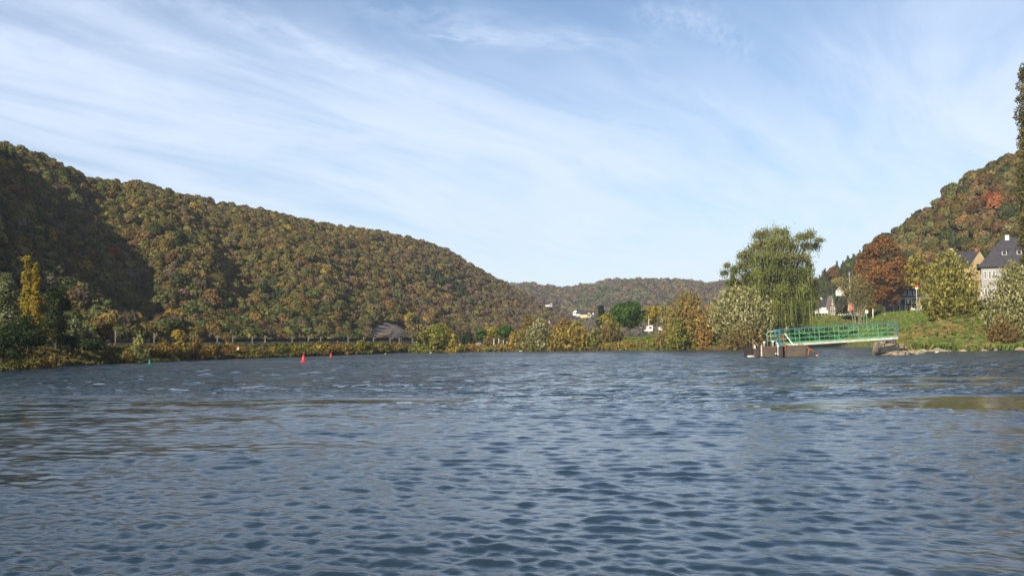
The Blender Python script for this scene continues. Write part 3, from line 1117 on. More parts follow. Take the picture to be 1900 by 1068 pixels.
# ---- weeping willow
def weeping_willow(px, Y, ytop, wpx):
    base = GP3(px, Y)
    o = thing('weeping_willow', 'huge weeping willow with hanging olive green curtains behind the gangway', 'tree', base)
    H = zpx(px, ytop, Y) - base.z
    W = wpx * Y / HF
    r = np.random.default_rng(77)
    k = H / 190.0                             # metres per photo pixel at this tree
    # limbs: (x px from trunk, height px, radius px) of the leafy masses
    lob = [(-28, 180, 12), (-12, 184, 12), (4, 186, 12), (20, 184, 11), (34, 172, 12), (50, 176, 10), (62, 180, 10), (76, 170, 8), (68, 160, 9), (48, 158, 12), (30, 160, 14), (10, 165, 16), (-12, 165, 16), (-32, 162, 13),
           (-40, 150, 12), (-55, 146, 11), (-66, 142, 8), (-50, 130, 14), (-68, 125, 11), (-82, 128, 8), (-88, 115, 8), (-74, 108, 12), (-30, 140, 18), (-5, 140, 20), (20, 138, 18), (42, 136, 14), (56, 126, 11), (54, 110, 14),
           (64, 96, 12), (40, 112, 18), (15, 112, 22), (-15, 115, 22), (-42, 108, 18), (-60, 95, 14), (-84, 98, 9), (-78, 118, 10), (-72, 100, 11), (-70, 82, 9), (-35, 85, 20), (0, 85, 26), (35, 85, 22), (56, 78, 15), (66, 70, 9), (-45, 65, 16), (-15, 58, 22),
           (20, 56, 24), (46, 58, 16), (60, 52, 9), (-60, 60, 10), (5, 38, 18), (35, 34, 14), (-20, 36, 14), (50, 36, 10)]
    Q, Cc, st = [], [], []
    cols = np.array(C_WIL)
    for (x, z, rad) in lob:
        for dy_ in ((-.42, .0, .45) if rad > 15 else (r.normal() * .16,)):
            cx, cy, cz, rr = x * k, dy_ * W * .55 + r.normal() * .4, z * k, rad * k * (1 if dy_ == 0 else .85)
            n = int(300 * rad / 15) if z > 100 else int(170 * rad / 15)
            n *= 3
            d = norm(r.normal(size=(n, 3)))
            st_ = np.array([1.15 + .3 * r.normal(), 1.2, 1.0 + .25 * r.normal()])
            p = np.array([cx, cy, cz]) + d * rr * st_ * (.15 + .52 * np.abs(r.normal(size=(n, 1))))
            p[:, 2] -= .5 * k * np.abs(p[:, 0] - cx) / max(k, 1e-6) * .35
            nr = norm(d + r.normal(size=(n, 3)) * .5)
            al = norm(np.array([0, 0, -1.0]) + r.normal(size=(n, 3)) * .55)
            s = .20 * (.6 + .8 * r.random(n))
            Q.append(leaf_quads(p, nr, s * 1.3, s * .5, al, r))
            b0 = cols[r.integers(0, 2)] * (.85 + .3 * r.random())
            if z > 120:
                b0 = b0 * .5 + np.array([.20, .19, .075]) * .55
            Cc.append(b0 * (1 + r.normal(size=(n, 1)) * .22))
            # hanging strands
            ns = int(rad * (.9 if z > 60 else 1.3))
            for _ in range(ns):
                a = r.random() * 6.283
                q_ = math.sqrt(r.random())
                sx, sy = cx + math.cos(a) * rr * q_, cy + math.sin(a) * rr * q_
                sz = cz + rr * math.sqrt(max(0, 1 - q_ * q_)) * .4
                L = min(sz - (8 + 26 * r.random() ** 2) * k, (12 + 26 * r.random()) * k * (1.35 if z < 110 else .65))
                if L < .8:
                    continue
                m_ = int(L / .17)
                tt = np.linspace(0, 1, m_)
                out = .03 * L * tt
                pp = np.stack([sx + out * np.sign(sx) + r.normal(size=m_) * .07, sy + r.normal(size=m_) * .07, sz - tt * L], 1)
                al = norm(np.array([0, 0, -1.0]) + r.normal(size=(m_, 3)) * .25)
                nr = norm(np.stack([np.full(m_, math.cos(a)), np.full(m_, math.sin(a) - .4), np.full(m_, .3)], 1) + r.normal(size=(m_, 3)) * .4)
                s = .17 * (.6 + .7 * r.random(m_))
                Q.append(leaf_quads(pp, nr, s * 1.3, s * .42, al, r))
                b1 = cols[r.choice([0, 0, 1, 2])] * (.8 + .4 * r.random())
                Cc.append(b1 * (1 + r.normal(size=(m_, 1)) * .18))
            if rad > 9:
                fork = (x * k * .12, 0, 22 * k)
                st.append(stick([fork, (x * k * .45, cy * .5, fork[2] + (cz - fork[2]) * .55), (cx, cy, cz)], [H * .014, H * .009, H * .003], 6))
    put_leaves('crown', np.concatenate(Q), np.clip(np.concatenate(Cc), .01, .6), o)
    st.append(stick([(-1.2, 0, -.4), (-.9, 0, 12 * k), (-.2, 0, 30 * k), (.3, 0, 80 * k), (.5, 0, 130 * k)], [.62, .5, .42, .28, .1], 9))
    st.append(stick([(2.2, .6, -.4), (1.8, .6, 14 * k), (1.3, .3, 40 * k), (3.0, .3, 90 * k)], [.45, .38, .3, .1], 8))
    st.append(stick([(-.6, 0, 0), (0, 0, 20 * k)], [.5, .4], 8))
    put_sticks('trunk', st, o, mat('willow_bark', (.07, .055, .04), .95, spec=.1, var=.5, vscale=2))
    return o


weeping_willow(1443, 268, 424, 176)

# ---- right bank trees
def young_tree():
    px, Y = 1591, 318
    base = GP3(px, Y)
    o = thing('young_tree', 'slender pale stemmed young tree with many stems seen above the gangway', 'tree', base)
    k = Y / HF
    H = zpx(px, 505, Y) - base.z
    r = np.random.default_rng(41)
    st, Q, Cc = [], [], []
    stems = [(-2, -16, 62), (3, -4, 80), (7, 9, 70), (-6, -26, 90), (2, 22, 58), (5, 3, 105), (-4, -10, 100), (9, 28, 80)]
    for (x0, x1, zt) in stems:
        x0, x1 = x0 * k, x1 * k
        y1 = r.normal() * 1.2
        hz = zt * k
        st.append(stick([(x0, 0, -.3), (x0 + (x1 - x0) * .3, y1 * .3, hz * .35), (x1, y1, hz)], [.13, .11, .04], 6))
    put_sticks('trunk', st, o, M_PALEBARK)
    lobes = [(-20, 85, 17), (-26, 98, 11), (2, 95, 15), (12, 88, 15), (20, 72, 16), (4, 70, 16), (-10, 70, 15), (22, 54, 13), (-4, 54, 12), (8, 48, 13), (-22, 68, 9), (8, 106, 7), (-28, 84, 8)]
    for (x, z, rad) in lobes:
        n = int(rad * rad * 1.5)
        d = norm(r.normal(size=(n, 3)))
        p = np.array([x * k, r.normal() * .8, z * k * H / (116 * k)]) + d * rad * k * (.4 + .65 * r.random((n, 1)))
        nr = norm(d + r.normal(size=(n, 3)) * .6)
        s = .24 * (.6 + .7 * r.random(n))
        Q.append(leaf_quads(p, nr, s * 1.1, s * .6, None, r))
        b0 = np.array([.24, .20, .07]) if z > 75 else np.array([.17, .14, .05])
        Cc.append(b0 * (.8 + .4 * r.random()) * (1 + r.normal(size=(n, 1)) * .3))
    put_leaves('crown', np.concatenate(Q), np.clip(np.concatenate(Cc), .01, .7), o)


young_tree()
plant('broadleaf_tree', 'tall copper red broadleaf tree on the lawn behind the gangway end', 'tree', 1641, 330, 436, 98, 'copper', C_RUST, trunk=.10, seed=51, dens=3.4, nl=150, lobe=.13)
plant('broadleaf_tree', 'small vivid yellow tree at the left foot of the copper red tree', 'tree', 1617, 322, 556, 20, 'egg', C_YEL, trunk=.25, seed=52)
plant('broadleaf_tree', 'yellow leaved birch standing between the copper red tree and the bushy willow', 'tree', 1706, 262, 474, 58, 'egg', [(.34, .26, .04), (.22, .18, .04), (.16, .15, .04)], trunk=.3, seed=53, dens=.6, bark=M_PALEBARK, lobe=.13)
plant('willow_shrub', 'broad yellow green willow bush on the right bank in front of the stone house', SH, 1765, 205, 462, 118, 'oak', [(.25, .22, .045), (.15, .145, .035), (.36, .32, .08)], 'spray', trunk=.38, seed=54, dens=.75)
plant('willow_shrub', 'leafy silver green willow at the right edge in front of the white house', SH, 1885, 184, 482, 112, 'bush', [(.30, .27, .11), (.14, .145, .04), (.42, .38, .20)], 'spray', trunk=.3, seed=55, dens=1.15)
plant('shrub', 'russet scrub with bare twigs at the foot of the silver green willow', SH, 1862, 178, 588, 70, 'bush', [(.20, .12, .04), (.13, .10, .035)], 'spray', trunk=.15, seed=56, dens=.7)
plant('poplar', 'very tall narrow poplar cut by the right edge of the photo', 'tree', 1917, 215, 98, 40, 'poplar', [(.14, .125, .035), (.09, .09, .025), (.20, .16, .05)], trunk=.04, seed=57, dens=1.1, nl=150, lobe=.05)
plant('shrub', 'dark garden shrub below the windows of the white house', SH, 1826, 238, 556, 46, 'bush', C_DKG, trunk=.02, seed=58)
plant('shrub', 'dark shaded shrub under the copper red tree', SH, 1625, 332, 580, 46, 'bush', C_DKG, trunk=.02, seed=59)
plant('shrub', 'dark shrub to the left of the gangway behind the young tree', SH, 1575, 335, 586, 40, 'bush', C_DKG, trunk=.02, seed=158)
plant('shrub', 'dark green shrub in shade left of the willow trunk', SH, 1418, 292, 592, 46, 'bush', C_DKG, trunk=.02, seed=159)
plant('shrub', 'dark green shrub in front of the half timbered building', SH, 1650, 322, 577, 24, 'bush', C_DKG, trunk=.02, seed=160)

# ---- left bank
LM = [(6, 92, 503, 52, 'bush', C_PALE, 'tree', 'pale green tall tree at the left edge of the photo'),
      (48, 118, 470, 17, 'poplar', [(.30, .22, .03), (.22, .18, .03)], 'tree', 'taller left one of the two narrow yellow poplars'),
      (64, 106, 484, 18, 'poplar', [(.30, .21, .03), (.23, .17, .03)], 'tree', 'shorter right one of the two narrow yellow poplars'),
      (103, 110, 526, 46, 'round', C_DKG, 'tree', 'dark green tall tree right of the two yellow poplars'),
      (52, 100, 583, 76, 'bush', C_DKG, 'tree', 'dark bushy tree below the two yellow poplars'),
      (134, 120, 590, 42, 'flat', C_PALE, 'tree', 'silvery tree left of two by the left bank'),
      (160, 124, 596, 34, 'flat', [(.20, .21, .09), (.12, .13, .05)], 'tree', 'grey green tree beside the silvery tree on the left bank'),
      (190, 126, 583, 52, 'vase', C_BRN, 'tree', 'brown vase shaped tree with bare stems on the left bank'),
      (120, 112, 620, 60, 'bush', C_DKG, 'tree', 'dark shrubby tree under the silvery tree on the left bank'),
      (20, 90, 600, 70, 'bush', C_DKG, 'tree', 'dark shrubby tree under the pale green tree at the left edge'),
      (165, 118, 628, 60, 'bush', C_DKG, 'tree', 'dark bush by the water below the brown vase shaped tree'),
      (-60, 80, 470, 90, 'round', C_OLIV, 'tree', 'olive tree just beyond the left edge')]
for i, (px, Y, yt, wp, env, pal, cat, lab) in enumerate(LM):
    if env == 'poplar':
        plant('poplar', lab, cat, px, Y, yt, wp, env, pal, trunk=.06, seed=200 + i, dens=3.5, nl=110, lobe=.075)
    else:
        plant('riverside_tree', lab, cat, px, Y, yt, wp, env, pal, trunk=.12 if env != 'vase' else .35, seed=200 + i, dens=1.0)
plant('conical_shrub', 'pale green conical shrub standing alone on the left waterline', SH, 258, 122, 620, 28, 'egg', [(.30, .29, .11), (.20, .20, .06)], 'spray', trunk=.1, seed=220, dens=1.5)
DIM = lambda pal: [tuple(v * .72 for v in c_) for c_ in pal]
ORD = ['first', 'second', 'third', 'fourth', 'fifth', 'sixth', 'seventh', 'eighth', 'ninth', 'tenth', 'eleventh', 'twelfth', 'thirteenth', 'fourteenth', 'fifteenth', 'sixteenth', 'seventeenth', 'eighteenth', 'nineteenth', 'twentieth',
       'twenty-first', 'twenty-second', 'twenty-third', 'twenty-fourth', 'twenty-fifth', 'twenty-sixth', 'twenty-seventh', 'twenty-eighth', 'twenty-ninth', 'thirtieth', 'thirty-first', 'thirty-second', 'thirty-third', 'thirty-fourth']
rb = random.Random(5)
spec = [('ochre', C_OCHR), ('orange brown', C_ORNG), ('olive', C_OLIV), ('brown', C_BRN), ('golden', C_OCHR), ('yellow green', C_YGR), ('rusty', C_ORNG)]
px = 276
i = 0
bushes = [(78, 668, 46, 'orange'), (100, 655, 36, 'brown'), (28, 668, 50, 'olive'), (205, 640, 40, 'brown'), (236, 645, 26, 'ochre')]
for j, (bx, by, bw, cn) in enumerate(bushes):
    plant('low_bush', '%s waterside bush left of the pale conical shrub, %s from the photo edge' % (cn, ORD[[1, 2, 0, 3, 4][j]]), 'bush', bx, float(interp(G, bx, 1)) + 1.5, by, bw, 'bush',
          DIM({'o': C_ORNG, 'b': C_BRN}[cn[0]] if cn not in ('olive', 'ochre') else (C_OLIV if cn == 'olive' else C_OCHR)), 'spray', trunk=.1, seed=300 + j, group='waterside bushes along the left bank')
while px < 768:
    wp = rb.uniform(20, 54) * (1.15 - .35 * (px - 276) / 490)
    top = np.interp(px, [276, 330, 400, 440, 500, 560, 640, 700, 770], [636, 625, 634, 643, 646, 637, 634, 636, 640]) + rb.uniform(-6, 5)
    if 425 < px < 505:
        top = max(top, 643)
    cn, pal = spec[rb.randrange(len(spec))]
    Yb = float(interp(G, px, 1)) + 1.5 + rb.random() * 5
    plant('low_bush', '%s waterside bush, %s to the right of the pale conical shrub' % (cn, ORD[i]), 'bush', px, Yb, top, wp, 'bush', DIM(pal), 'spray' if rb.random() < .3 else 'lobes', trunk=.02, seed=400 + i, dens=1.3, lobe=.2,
          group='waterside bushes along the left bank')
    px += wp * .62
    i += 1


# ---- herbage: grass and reeds along the banks (nobody could count it)
def herbage(name, label, n, pxr, yfun, size, cols, seed, hgt=1.0):
    r = np.random.default_rng(seed)
    px = pxr[0] + (pxr[1] - pxr[0]) * r.random(n)
    Y = yfun(px, r)
    z = ground_z(px, Y)
    X = T(px) * Y * 1.0
    land = 1
    z = z + (fnoise(X, Y, 7.0) * .5 + fnoise(X, Y, 1.6) * .14) * np.clip(Y / 150, .5, 3)
    base = np.stack([X, Y, z - .05], 1)
    patch_ = .6 + 1.0 * np.clip(fnoise(X, Y, 6, 3) + .5, 0, 1)
    s = size * (.5 + r.random(n)) * patch_ * (Y / 200)
    up = norm(np.stack([r.normal(size=n) * .3, r.normal(size=n) * .3, np.ones(n) * hgt], 1))
    side = norm(np.stack([r.normal(size=n), r.normal(size=n) * .6, np.zeros(n)], 1))
    wv = s[:, None] * .45
    q = np.stack([base - side * wv * .5, base + side * wv * .5, base + side * wv * .7 + up * s[:, None], base - side * wv * .7 + up * s[:, None] * .9], 1)
    cols = np.array(cols)
    f = np.clip(fnoise(X, Y, 9, 3) * 2.2 + .5 + r.normal(size=n) * .25, 0, .999) * len(cols)
    c = cols[f.astype(int)] * (1 + r.normal(size=(n, 1)) * .2)
    me = mesh_np(name, q.reshape(-1, 3), np.arange(n * 4).reshape(-1, 4), tint=np.clip(c, .01, .7))
    o = add(name, me, M_LEAF)
    tag(o, label, 'grass', kind='stuff')


herbage('grass', 'tall rough grass and reeds on the river slope below the white house', 26000, (1652, 2150), lambda p, r: interp(G, p, 1) + .6 + 34 * r.random(len(p)) ** 1.5, 1.0,
        [(.13, .17, .04), (.17, .18, .05), (.26, .21, .08), (.10, .14, .03), (.15, .17, .045), (.24, .17, .06)], 21)
herbage('grass', 'short mown lawn rising behind the gangway and around the trees', 30000, (1400, 2150), lambda p, r: interp(G, p, 1) + 4 + (interp(G, p, 2) + 5 - interp(G, p, 1)) * r.random(len(p)), .22,
        [(.11, .19, .027), (.135, .205, .034), (.18, .20, .05), (.11, .18, .03), (.20, .17, .06)], 22)
herbage('grass', 'rough grass and weeds on the low green spit', 22000, (768, 1450), lambda p, r: interp(G, p, 1) + .3 + 26 * r.random(len(p)) ** 1.4, .5,
        [(.11, .16, .03), (.15, .17, .04), (.20, .15, .04), (.12, .15, .03), (.17, .12, .04)], 23)
herbage('grass', 'dry brown weeds covering the left bank below the railway', 26000, (-200, 772), lambda p, r: interp(G, p, 1) + .2 + 26 * r.random(len(p)) ** 1.3, .55,
        [(.06, .07, .022), (.11, .09, .03), (.08, .075, .025), (.13, .085, .03), (.07, .075, .025)], 24)

# ---------------------------------------------------------------- built things
class MB:
    """collects boxes, bars and faces, then links them as one mesh object"""

    def __init__(s):
        s.v, s.f = [], []

    def _add(s, v, f):
        o_ = len(s.v)
        s.v += [tuple(p) for p in v]
        s.f += [tuple(i + o_ for i in q) for q in f]
        return s

    def box(s, x0, x1, y0, y1, z0, z1):
        v = [(x, y, z) for z in (z0, z1) for y in (y0, y1) for x in (x0, x1)]
        return s._add(v, [(0, 2, 3, 1), (4, 5, 7, 6), (0, 1, 5, 4), (2, 6, 7, 3), (0, 4, 6, 2), (1, 3, 7, 5)])

    def bar(s, p, q, w_, h_=None):
        h_ = h_ or w_
        p, q = Vector(p), Vector(q)
        d = (q - p).normalized()
        up = Vector((0, 0, 1)) if abs(d.z) < .95 else Vector((0, 1, 0))
        a = d.cross(up).normalized() * w_ / 2
        b_ = a.cross(d).normalized() * h_ / 2
        v = [p - a - b_, p + a - b_, p + a + b_, p - a + b_, q - a - b_, q + a - b_, q + a + b_, q - a + b_]
        return s._add(v, [(0, 3, 2, 1), (4, 5, 6, 7), (0, 1, 5, 4), (1, 2, 6, 5), (2, 3, 7, 6), (3, 0, 4, 7)])

    def tube(s, pts, rads, sides=10, caps=True):
        if not isinstance(rads, (list, tuple)):
            rads = [rads] * len(pts)
        v, f = stick(pts, rads, sides)
        if caps:
            f = f + [tuple(range(sides))[::-1], tuple(range(len(v) - sides, len(v)))]
        return s._add(v, f)

    def poly(s, v, f):
        return s._add(v, f)

    def lathe(s, prof, sides=16, c=(0, 0, 0)):
        v = []
        for (r_, z) in prof:
            for k in range(sides):
                a = 6.28318 * k / sides
                v.append((c[0] + r_ * math.cos(a), c[1] + r_ * math.sin(a), c[2] + z))
        f = []
        for i in range(len(prof) - 1):
            for k in range(sides):
                k2 = (k + 1) % sides
                f.append((i * sides + k, i * sides + k2, (i + 1) * sides + k2, (i + 1) * sides + k))
        f.append(tuple(range(sides))[::-1])
        f.append(tuple(range(len(v) - sides, len(v))))
        return s._add(v, f)

    def build(s, name, m, parent=None, smooth_=False, bevel=0):
        me = bpy.data.meshes.new(name)
        me.from_pydata(s.v, [], s.f)
        me.update()
        bm = bmesh.new()
        bm.from_mesh(me)
        bmesh.ops.recalc_face_normals(bm, faces=bm.faces)
        bm.to_mesh(me)
        bm.free()
        if smooth_:
            me.shade_smooth()
        o = add(name, me, m, parent)
        if bevel:
            b_ = o.modifiers.new('bevel', 'BEVEL')
            b_.width = bevel
            b_.segments = 2
        return o


M_GREEN = mat('green_paint', (.12, .36, .17), .6, spec=.25, col2=(.09, .27, .13), vscale=1.3)
M_BLUE = mat('blue_paint', (.05, .14, .21), .55, spec=.3, col2=(.07, .17, .19), vscale=2)
M_PALEG = mat('pale_green_paint', (.30, .52, .36), .5)
M_WSTEEL = mat('weathered_white_steel', (.62, .58, .50), .6, col2=(.46, .40, .32), vscale=2)
M_WHITE = mat('white_paint', (.78, .76, .70), .6, var=.12, vscale=1)
M_RUST = mat('rusty_hull', (.075, .060, .052), .75, col2=(.115, .085, .062), vscale=.8, bump=.5)
M_RUSTD = mat('dark_rusty_hull', (.045, .036, .038), .7, col2=(.08, .05, .04), vscale=1.1, bump=.5)
M_RUSTO = mat('orange_rust', (.34, .13, .04), .8, col2=(.20, .08, .03), vscale=2, bump=.4)
M_DECK = mat('deck_plate', (.14, .12, .11), .8, var=.4)
M_RED = mat('red_buoy_paint', (.62, .035, .035), .45, spec=.5, var=.15)
M_GRNB = mat('green_buoy_paint', (.015, .16, .09), .5, spec=.4)
M_STONE = mat('masonry', (.42, .34, .22), .95, spec=.1, col2=(.27, .21, .13), vscale=1.2, bump=.8)
M_STONEP = mat('pale_stone', (.34, .29, .20), .95, spec=.1, col2=(.22, .18, .12), vscale=2)
M_SLATE = mat('slate_roof', (.042, .040, .046), .65, spec=.3, col2=(.065, .06, .065), vscale=1.5, bump=.3)
M_DARKW = mat('dark_window_glass', (.02, .022, .026), .2, spec=.5)
M_CONC = mat('concrete', (.30, .29, .27), .9, spec=.1, var=.3)
M_POLE = mat('weathered_mast', (.17, .155, .13), .8, var=.25)
M_WOODD = mat('dark_timber', (.04, .028, .022), .85, var=.3)
M_DRIFT = mat('driftwood', (.36, .27, .17), .9, col2=(.22, .15, .09), vscale=3)


def stone_wall_mat(name, c1, c2, mortar, sx=1.0):
    m = bpy.data.materials.new(name)
    m.use_nodes = True
    t = NT(m.node_tree)
    b = t.n['Principled BSDF']
    co = t.new('ShaderNodeTexCoord').outputs['Object']
    v = t.new('ShaderNodeTexVoronoi')
    v.feature = 'F1'
    x, y, z = t.sep(co)
    t.put(v.inputs['Vector'], t.comb(t.math('ADD', x, y), 0, t.math('MULTIPLY', z, 1.8)))
    v.inputs['Scale'].default_value = 2.2 * sx
    d = t.new('ShaderNodeTexVoronoi')
    d.feature = 'DISTANCE_TO_EDGE'
    t.put(d.inputs['Vector'], t.comb(t.math('ADD', x, y), 0, t.math('MULTIPLY', z, 1.8)))
    d.inputs['Scale'].default_value = 2.2 * sx
    cr = t.sep(v.outputs['Color'])[0]
    c = t.mix(cr, c1, c2)
    c = t.mix(t.ramp(d.outputs['Distance'], .03, .12), mortar, c)
    t.put(b.inputs['Base Color'], c)
    b.inputs['Roughness'].default_value = .95
    b.inputs['Specular IOR Level'].default_value = .1
    return m


M_YSTONE = stone_wall_mat('yellow_stone_wall', (.62, .44, .19), (.42, .28, .12), (.55, .43, .26))
M_GSTONE = stone_wall_mat('whitewashed_stone_wall', (.40, .40, .39), (.29, .27, .24), (.34, .32, .29), .8)


def ground_at(px, Y):
    p = GP3(px, Y)
    return p


# ---- gangway: a trussed footbridge from the pontoon to the stone abutment
gA = P(1447.5, 641, 125.5)          # foot at the pontoon
gB = P(1666, 627, 127.5)          # foot on the abutment
gd = gB - gA
gL = gd.length
g = thing('gangway', 'long green trussed footbridge with blue handrails sloping from pontoon to shore', 'gangway', gA)
fx = gd.normalized()
fy = Vector((0, 0, 1)).cross(fx).normalized()
fz = fx.cross(fy).normalized()
g.matrix_world = Matrix.Translation(gA) @ Matrix((fx, fy, fz)).transposed().to_4x4()
GH, GW = 2.0, 1.3
NP = 6
MB().box(0, gL, -.10, GW + .10, -.12, .16).build('deck_beam', M_WSTEEL, g, bevel=.02)
MB().box(.05, gL - .05, .06, GW - .06, .162, .19).build('deck', M_GREEN, g)
for sy, side in ((0.0, 'near'), (GW, 'far')):
    MB().bar((0, sy, GH), (gL, sy, GH), .10, .12).build('handrail', M_BLUE, g, bevel=.02)
    lo = MB().bar((0, sy, .27), (gL, sy, .27), .09, .18)
    lo.build('toe_board', M_GREEN, g)
    for zz in (.82, 1.38):
        MB().bar((.1, sy, zz), (gL - .1, sy, zz), .055, .06).build('rail', M_GREEN, g)
    for k in range(1, NP * 2):
        x = gL * k / (NP * 2)
        thick = .085 if k % 2 == 0 else .04
        MB().bar((x, sy, .40), (x, sy, GH - .06), thick, thick).build('post', M_GREEN, g)
    for k in range(NP):
        x0, x1 = gL * k / NP, gL * (k + 1) / NP
        if k < NP / 2:
            MB().bar((x0, sy - .04, GH - .08), (x1, sy - .04, .40), .05, .05).build('diagonal', M_GREEN, g)
        else:
            MB().bar((x0, sy - .04, .40), (x1, sy - .04, GH - .08), .05, .05).build('diagonal', M_GREEN, g)
    for x in (0.0, gL):
        MB().bar((x, sy, .0), (x, sy, GH + .02), .20 if x == 0 else .14, .20 if x == 0 else .14).build('end_post', M_BLUE, g)
# pale rounded landing rail on the pontoon side
for sy in (.02, GW - .02):
    s_ = MB()
    pts = [(-.02, sy, 1.88), (-.75, sy, 1.88), (-.98, sy, 1.80), (-1.10, sy, 1.58), (-1.12, sy, 0.02)]
    s_.tube(pts, .045, 8)
    s_.bar((-.06, sy, 1.28), (-1.12, sy, 1.28), .05)
    s_.bar((-.06, sy, .68), (-1.12, sy, .68), .05)
    s_.build('landing_rail', M_PALEG, g, True)

# ---- pontoon
pY = 123.2
px0, px1 = P(1399, 662, pY).x, P(1497, 662, pY).x
pw = px1 - px0
pt = thing('pontoon', 'rusty brown steel landing pontoon carrying the foot of the gangway', 'pontoon', ((px0 + px1) / 2, pY, 0))
hz = 1.24
D = 4.6


def hull_seg(a, b_, z1, yoff, m, name='hull'):
    """a bulging steel plate box"""
    s_ = MB()
    n = 6
    vs = []
    for z_, ins in ((-.35, .12), (.0, .03), (.12, 0), (z1 - .06, 0), (z1, .03)):
        for i in range(n + 1):
            x = a + (b_ - a) * i / n
            bulge = .06 * math.sin(math.pi * i / n)
            vs.append((x + (ins if i == 0 else -ins if i == n else 0), yoff - bulge + ins, z_))
    W_ = n + 1
    fs = [(r_ * W_ + i, r_ * W_ + i + 1, (r_ + 1) * W_ + i + 1, (r_ + 1) * W_ + i) for r_ in range(4) for i in range(n)]
    o_ = len(vs)
    for z_ in (-.35, z1):
        vs += [(a, yoff + D, z_), (b_, yoff + D, z_)]
    top0 = 4 * W_
    fs.append(tuple(range(top0, top0 + W_)) + (o_ + 3, o_ + 2))
    fs.append((o_, o_ + 1, o_ + 3, o_ + 2))
    fs.append((0,) + tuple(W_ * k for k in range(1, 5)) + (o_ + 2, o_))
    fs.append((n,) + tuple(W_ * k + n for k in range(1, 5)) + (o_ + 3, o_ + 1))
    s_.poly(vs, fs)
    return s_.build(name, m, pt)


h = pw / 2
fr = lambda px: (px - 1448) * pY / HF          # local x of a photo column
hull_seg(fr(1399), fr(1409), 1.16, 0, M_RUSTD)
hull_seg(fr(1410.5), fr(1441), hz - .02, .10, M_RUST)
hull_seg(fr(1442), fr(1453), hz, 0, M_RUSTD)
hull_seg(fr(1457.5), fr(1496), hz + .18, .02, M_RUST)
MB().box(fr(1400), fr(1496.5), D + .2, D + .9, -.3, 1.1).build('rear_float', M_RUSTD, pt)
MB().box(fr(1409), fr(1457), .16, D, hz + .0, hz + .05).build('deck', M_DECK, pt)
MB().bar((fr(1412), .04, hz + .02), (fr(1441), .04, hz + .02), .07, .09).build('edge_strip', M_RUSTO, pt)
# fender posts and bollards
for i, (a, z0_, z1_, w_) in enumerate(((1400.5, 1.05, 1.62, .20), (1413, .10, 1.62, .13), (1443, .2, 1.5, .12))):
    MB().box(fr(a) - w_ / 2, fr(a) + w_ / 2, -.16, -.02, z0_, z1_ - .25).poly([(fr(a) - w_ / 2, -.16, z1_ - .25), (fr(a) + w_ / 2, -.16, z1_ - .25), (fr(a) + w_ / 2, -.02, z1_ - .25), (fr(a) - w_ / 2, -.02, z1_ - .25), (fr(a) - .01, -.09, z1_)],
        [(0, 1, 4), (1, 2, 4), (2, 3, 4), (3, 0, 4)]).build('fender_post', M_WSTEEL, pt)
for a, hh_ in ((1422, .62), (1438.3, .72)):
    MB().lathe([(.10, 0), (.09, hh_ - .2), (.16, hh_ - .16), (.17, hh_ - .04), (.10, hh_)], 12, (fr(a), .9, hz + .05)).build('bollard', M_WHITE, pt, True)
MB().bar((fr(1398.5), .1, 1.1), (fr(1398), .1, 2.22), .09).bar((fr(1399.5), .1, 2.18), (fr(1408), .1, 1.30), .07).build('mooring_frame', M_DRIFT, pt)
MB().bar((fr(1456.5), -.12, 2.85), (fr(1472.5), -.05, 1.42), .15, .12).build('brace', M_WHITE, pt)
MB().bar((fr(1456), .0, 1.2), (fr(1453.5), .0, 2.85), .13).build('brace_post', M_RUSTO, pt)
MB().bar((fr(1457), -.1, .78), (fr(1457.8), -.1, 1.42), .12).bar((fr(1457.5), -.1, 1.42), (fr(1460), -.1, 1.50), .12).build('hook', M_RUSTO, pt)
MB().box(fr(1442), fr(1457), -.06, .10, hz + .08, hz + .40).build('ramp_flap', M_BLUE, pt)
MB().bar((fr(1440.5), -.14, 1.85), (fr(1444.5), -.14, 1.26), .14, .1).build('fairlead', M_WHITE, pt)
MB().bar((fr(1483), .0, hz + .20), (fr(1483), .0, hz + .45), .14).bar((fr(1487.5), .0, hz + .20), (fr(1487.5), .0, hz + .45), .14).bar((fr(1481), 0, hz + .24), (fr(1491), 0, hz + .24), .10).build('cleat', M_DRIFT, pt)
MB().lathe([(.10, 0), (.13, .06), (.10, .13)], 10, (fr(1439), -.2, .35)).build('mooring_ring', M_WHITE, pt, True)
# boom of rusty steel hanging at the right end of the pontoon
bo = thing('anchor_boom', 'orange rusty boom dipping into the water at the right end of the pontoon', 'boom', (px0 + pw, pY, 0))
k_ = pY / HF
bx = lambda px: (px - 1497) * k_
MB().tube([(bx(1491), .2, 1.48), (bx(1502), .2, 1.05), (bx(1515), .2, .45), (bx(1518), .2, .20)], [.07, .09, .09, .06], 8).build('arm', M_RUSTO, bo, True)
MB().tube([(bx(1503), .15, 1.0), (bx(1501), .15, .45), (bx(1500.5), .15, .10)], [.09, .12, .13], 8).build('strut', M_RUSTO, bo, True)
MB().bar((bx(1498), .2, -.2), (bx(1504), .2, .28), .26, .3).build('shoe', M_RUSTD, bo)
MB().lathe([(.05, -.1), (.16, -.02), (.17, .10), (.08, .19)], 10, (bx(1517), .2, .08)).build('float', mat('dull_red_float', (.5, .2, .13), .7), bo, True)
fl = thing('fender_float', 'small pale cylindrical float lying in the water left of the pontoon', 'float', (P(1392.5, 660, pY).x, pY - .2, 0))
MB().tube([(-.42, 0, .06), (-.38, 0, .07), (.34, 0, .08), (.42, 0, .08)], [.09, .17, .16, .08], 12).build('body', M_WSTEEL, fl, True)
MB().tube([(.42, 0, .08), (.62, .1, .0)], .03, 6).build('rope', M_DRIFT, fl)
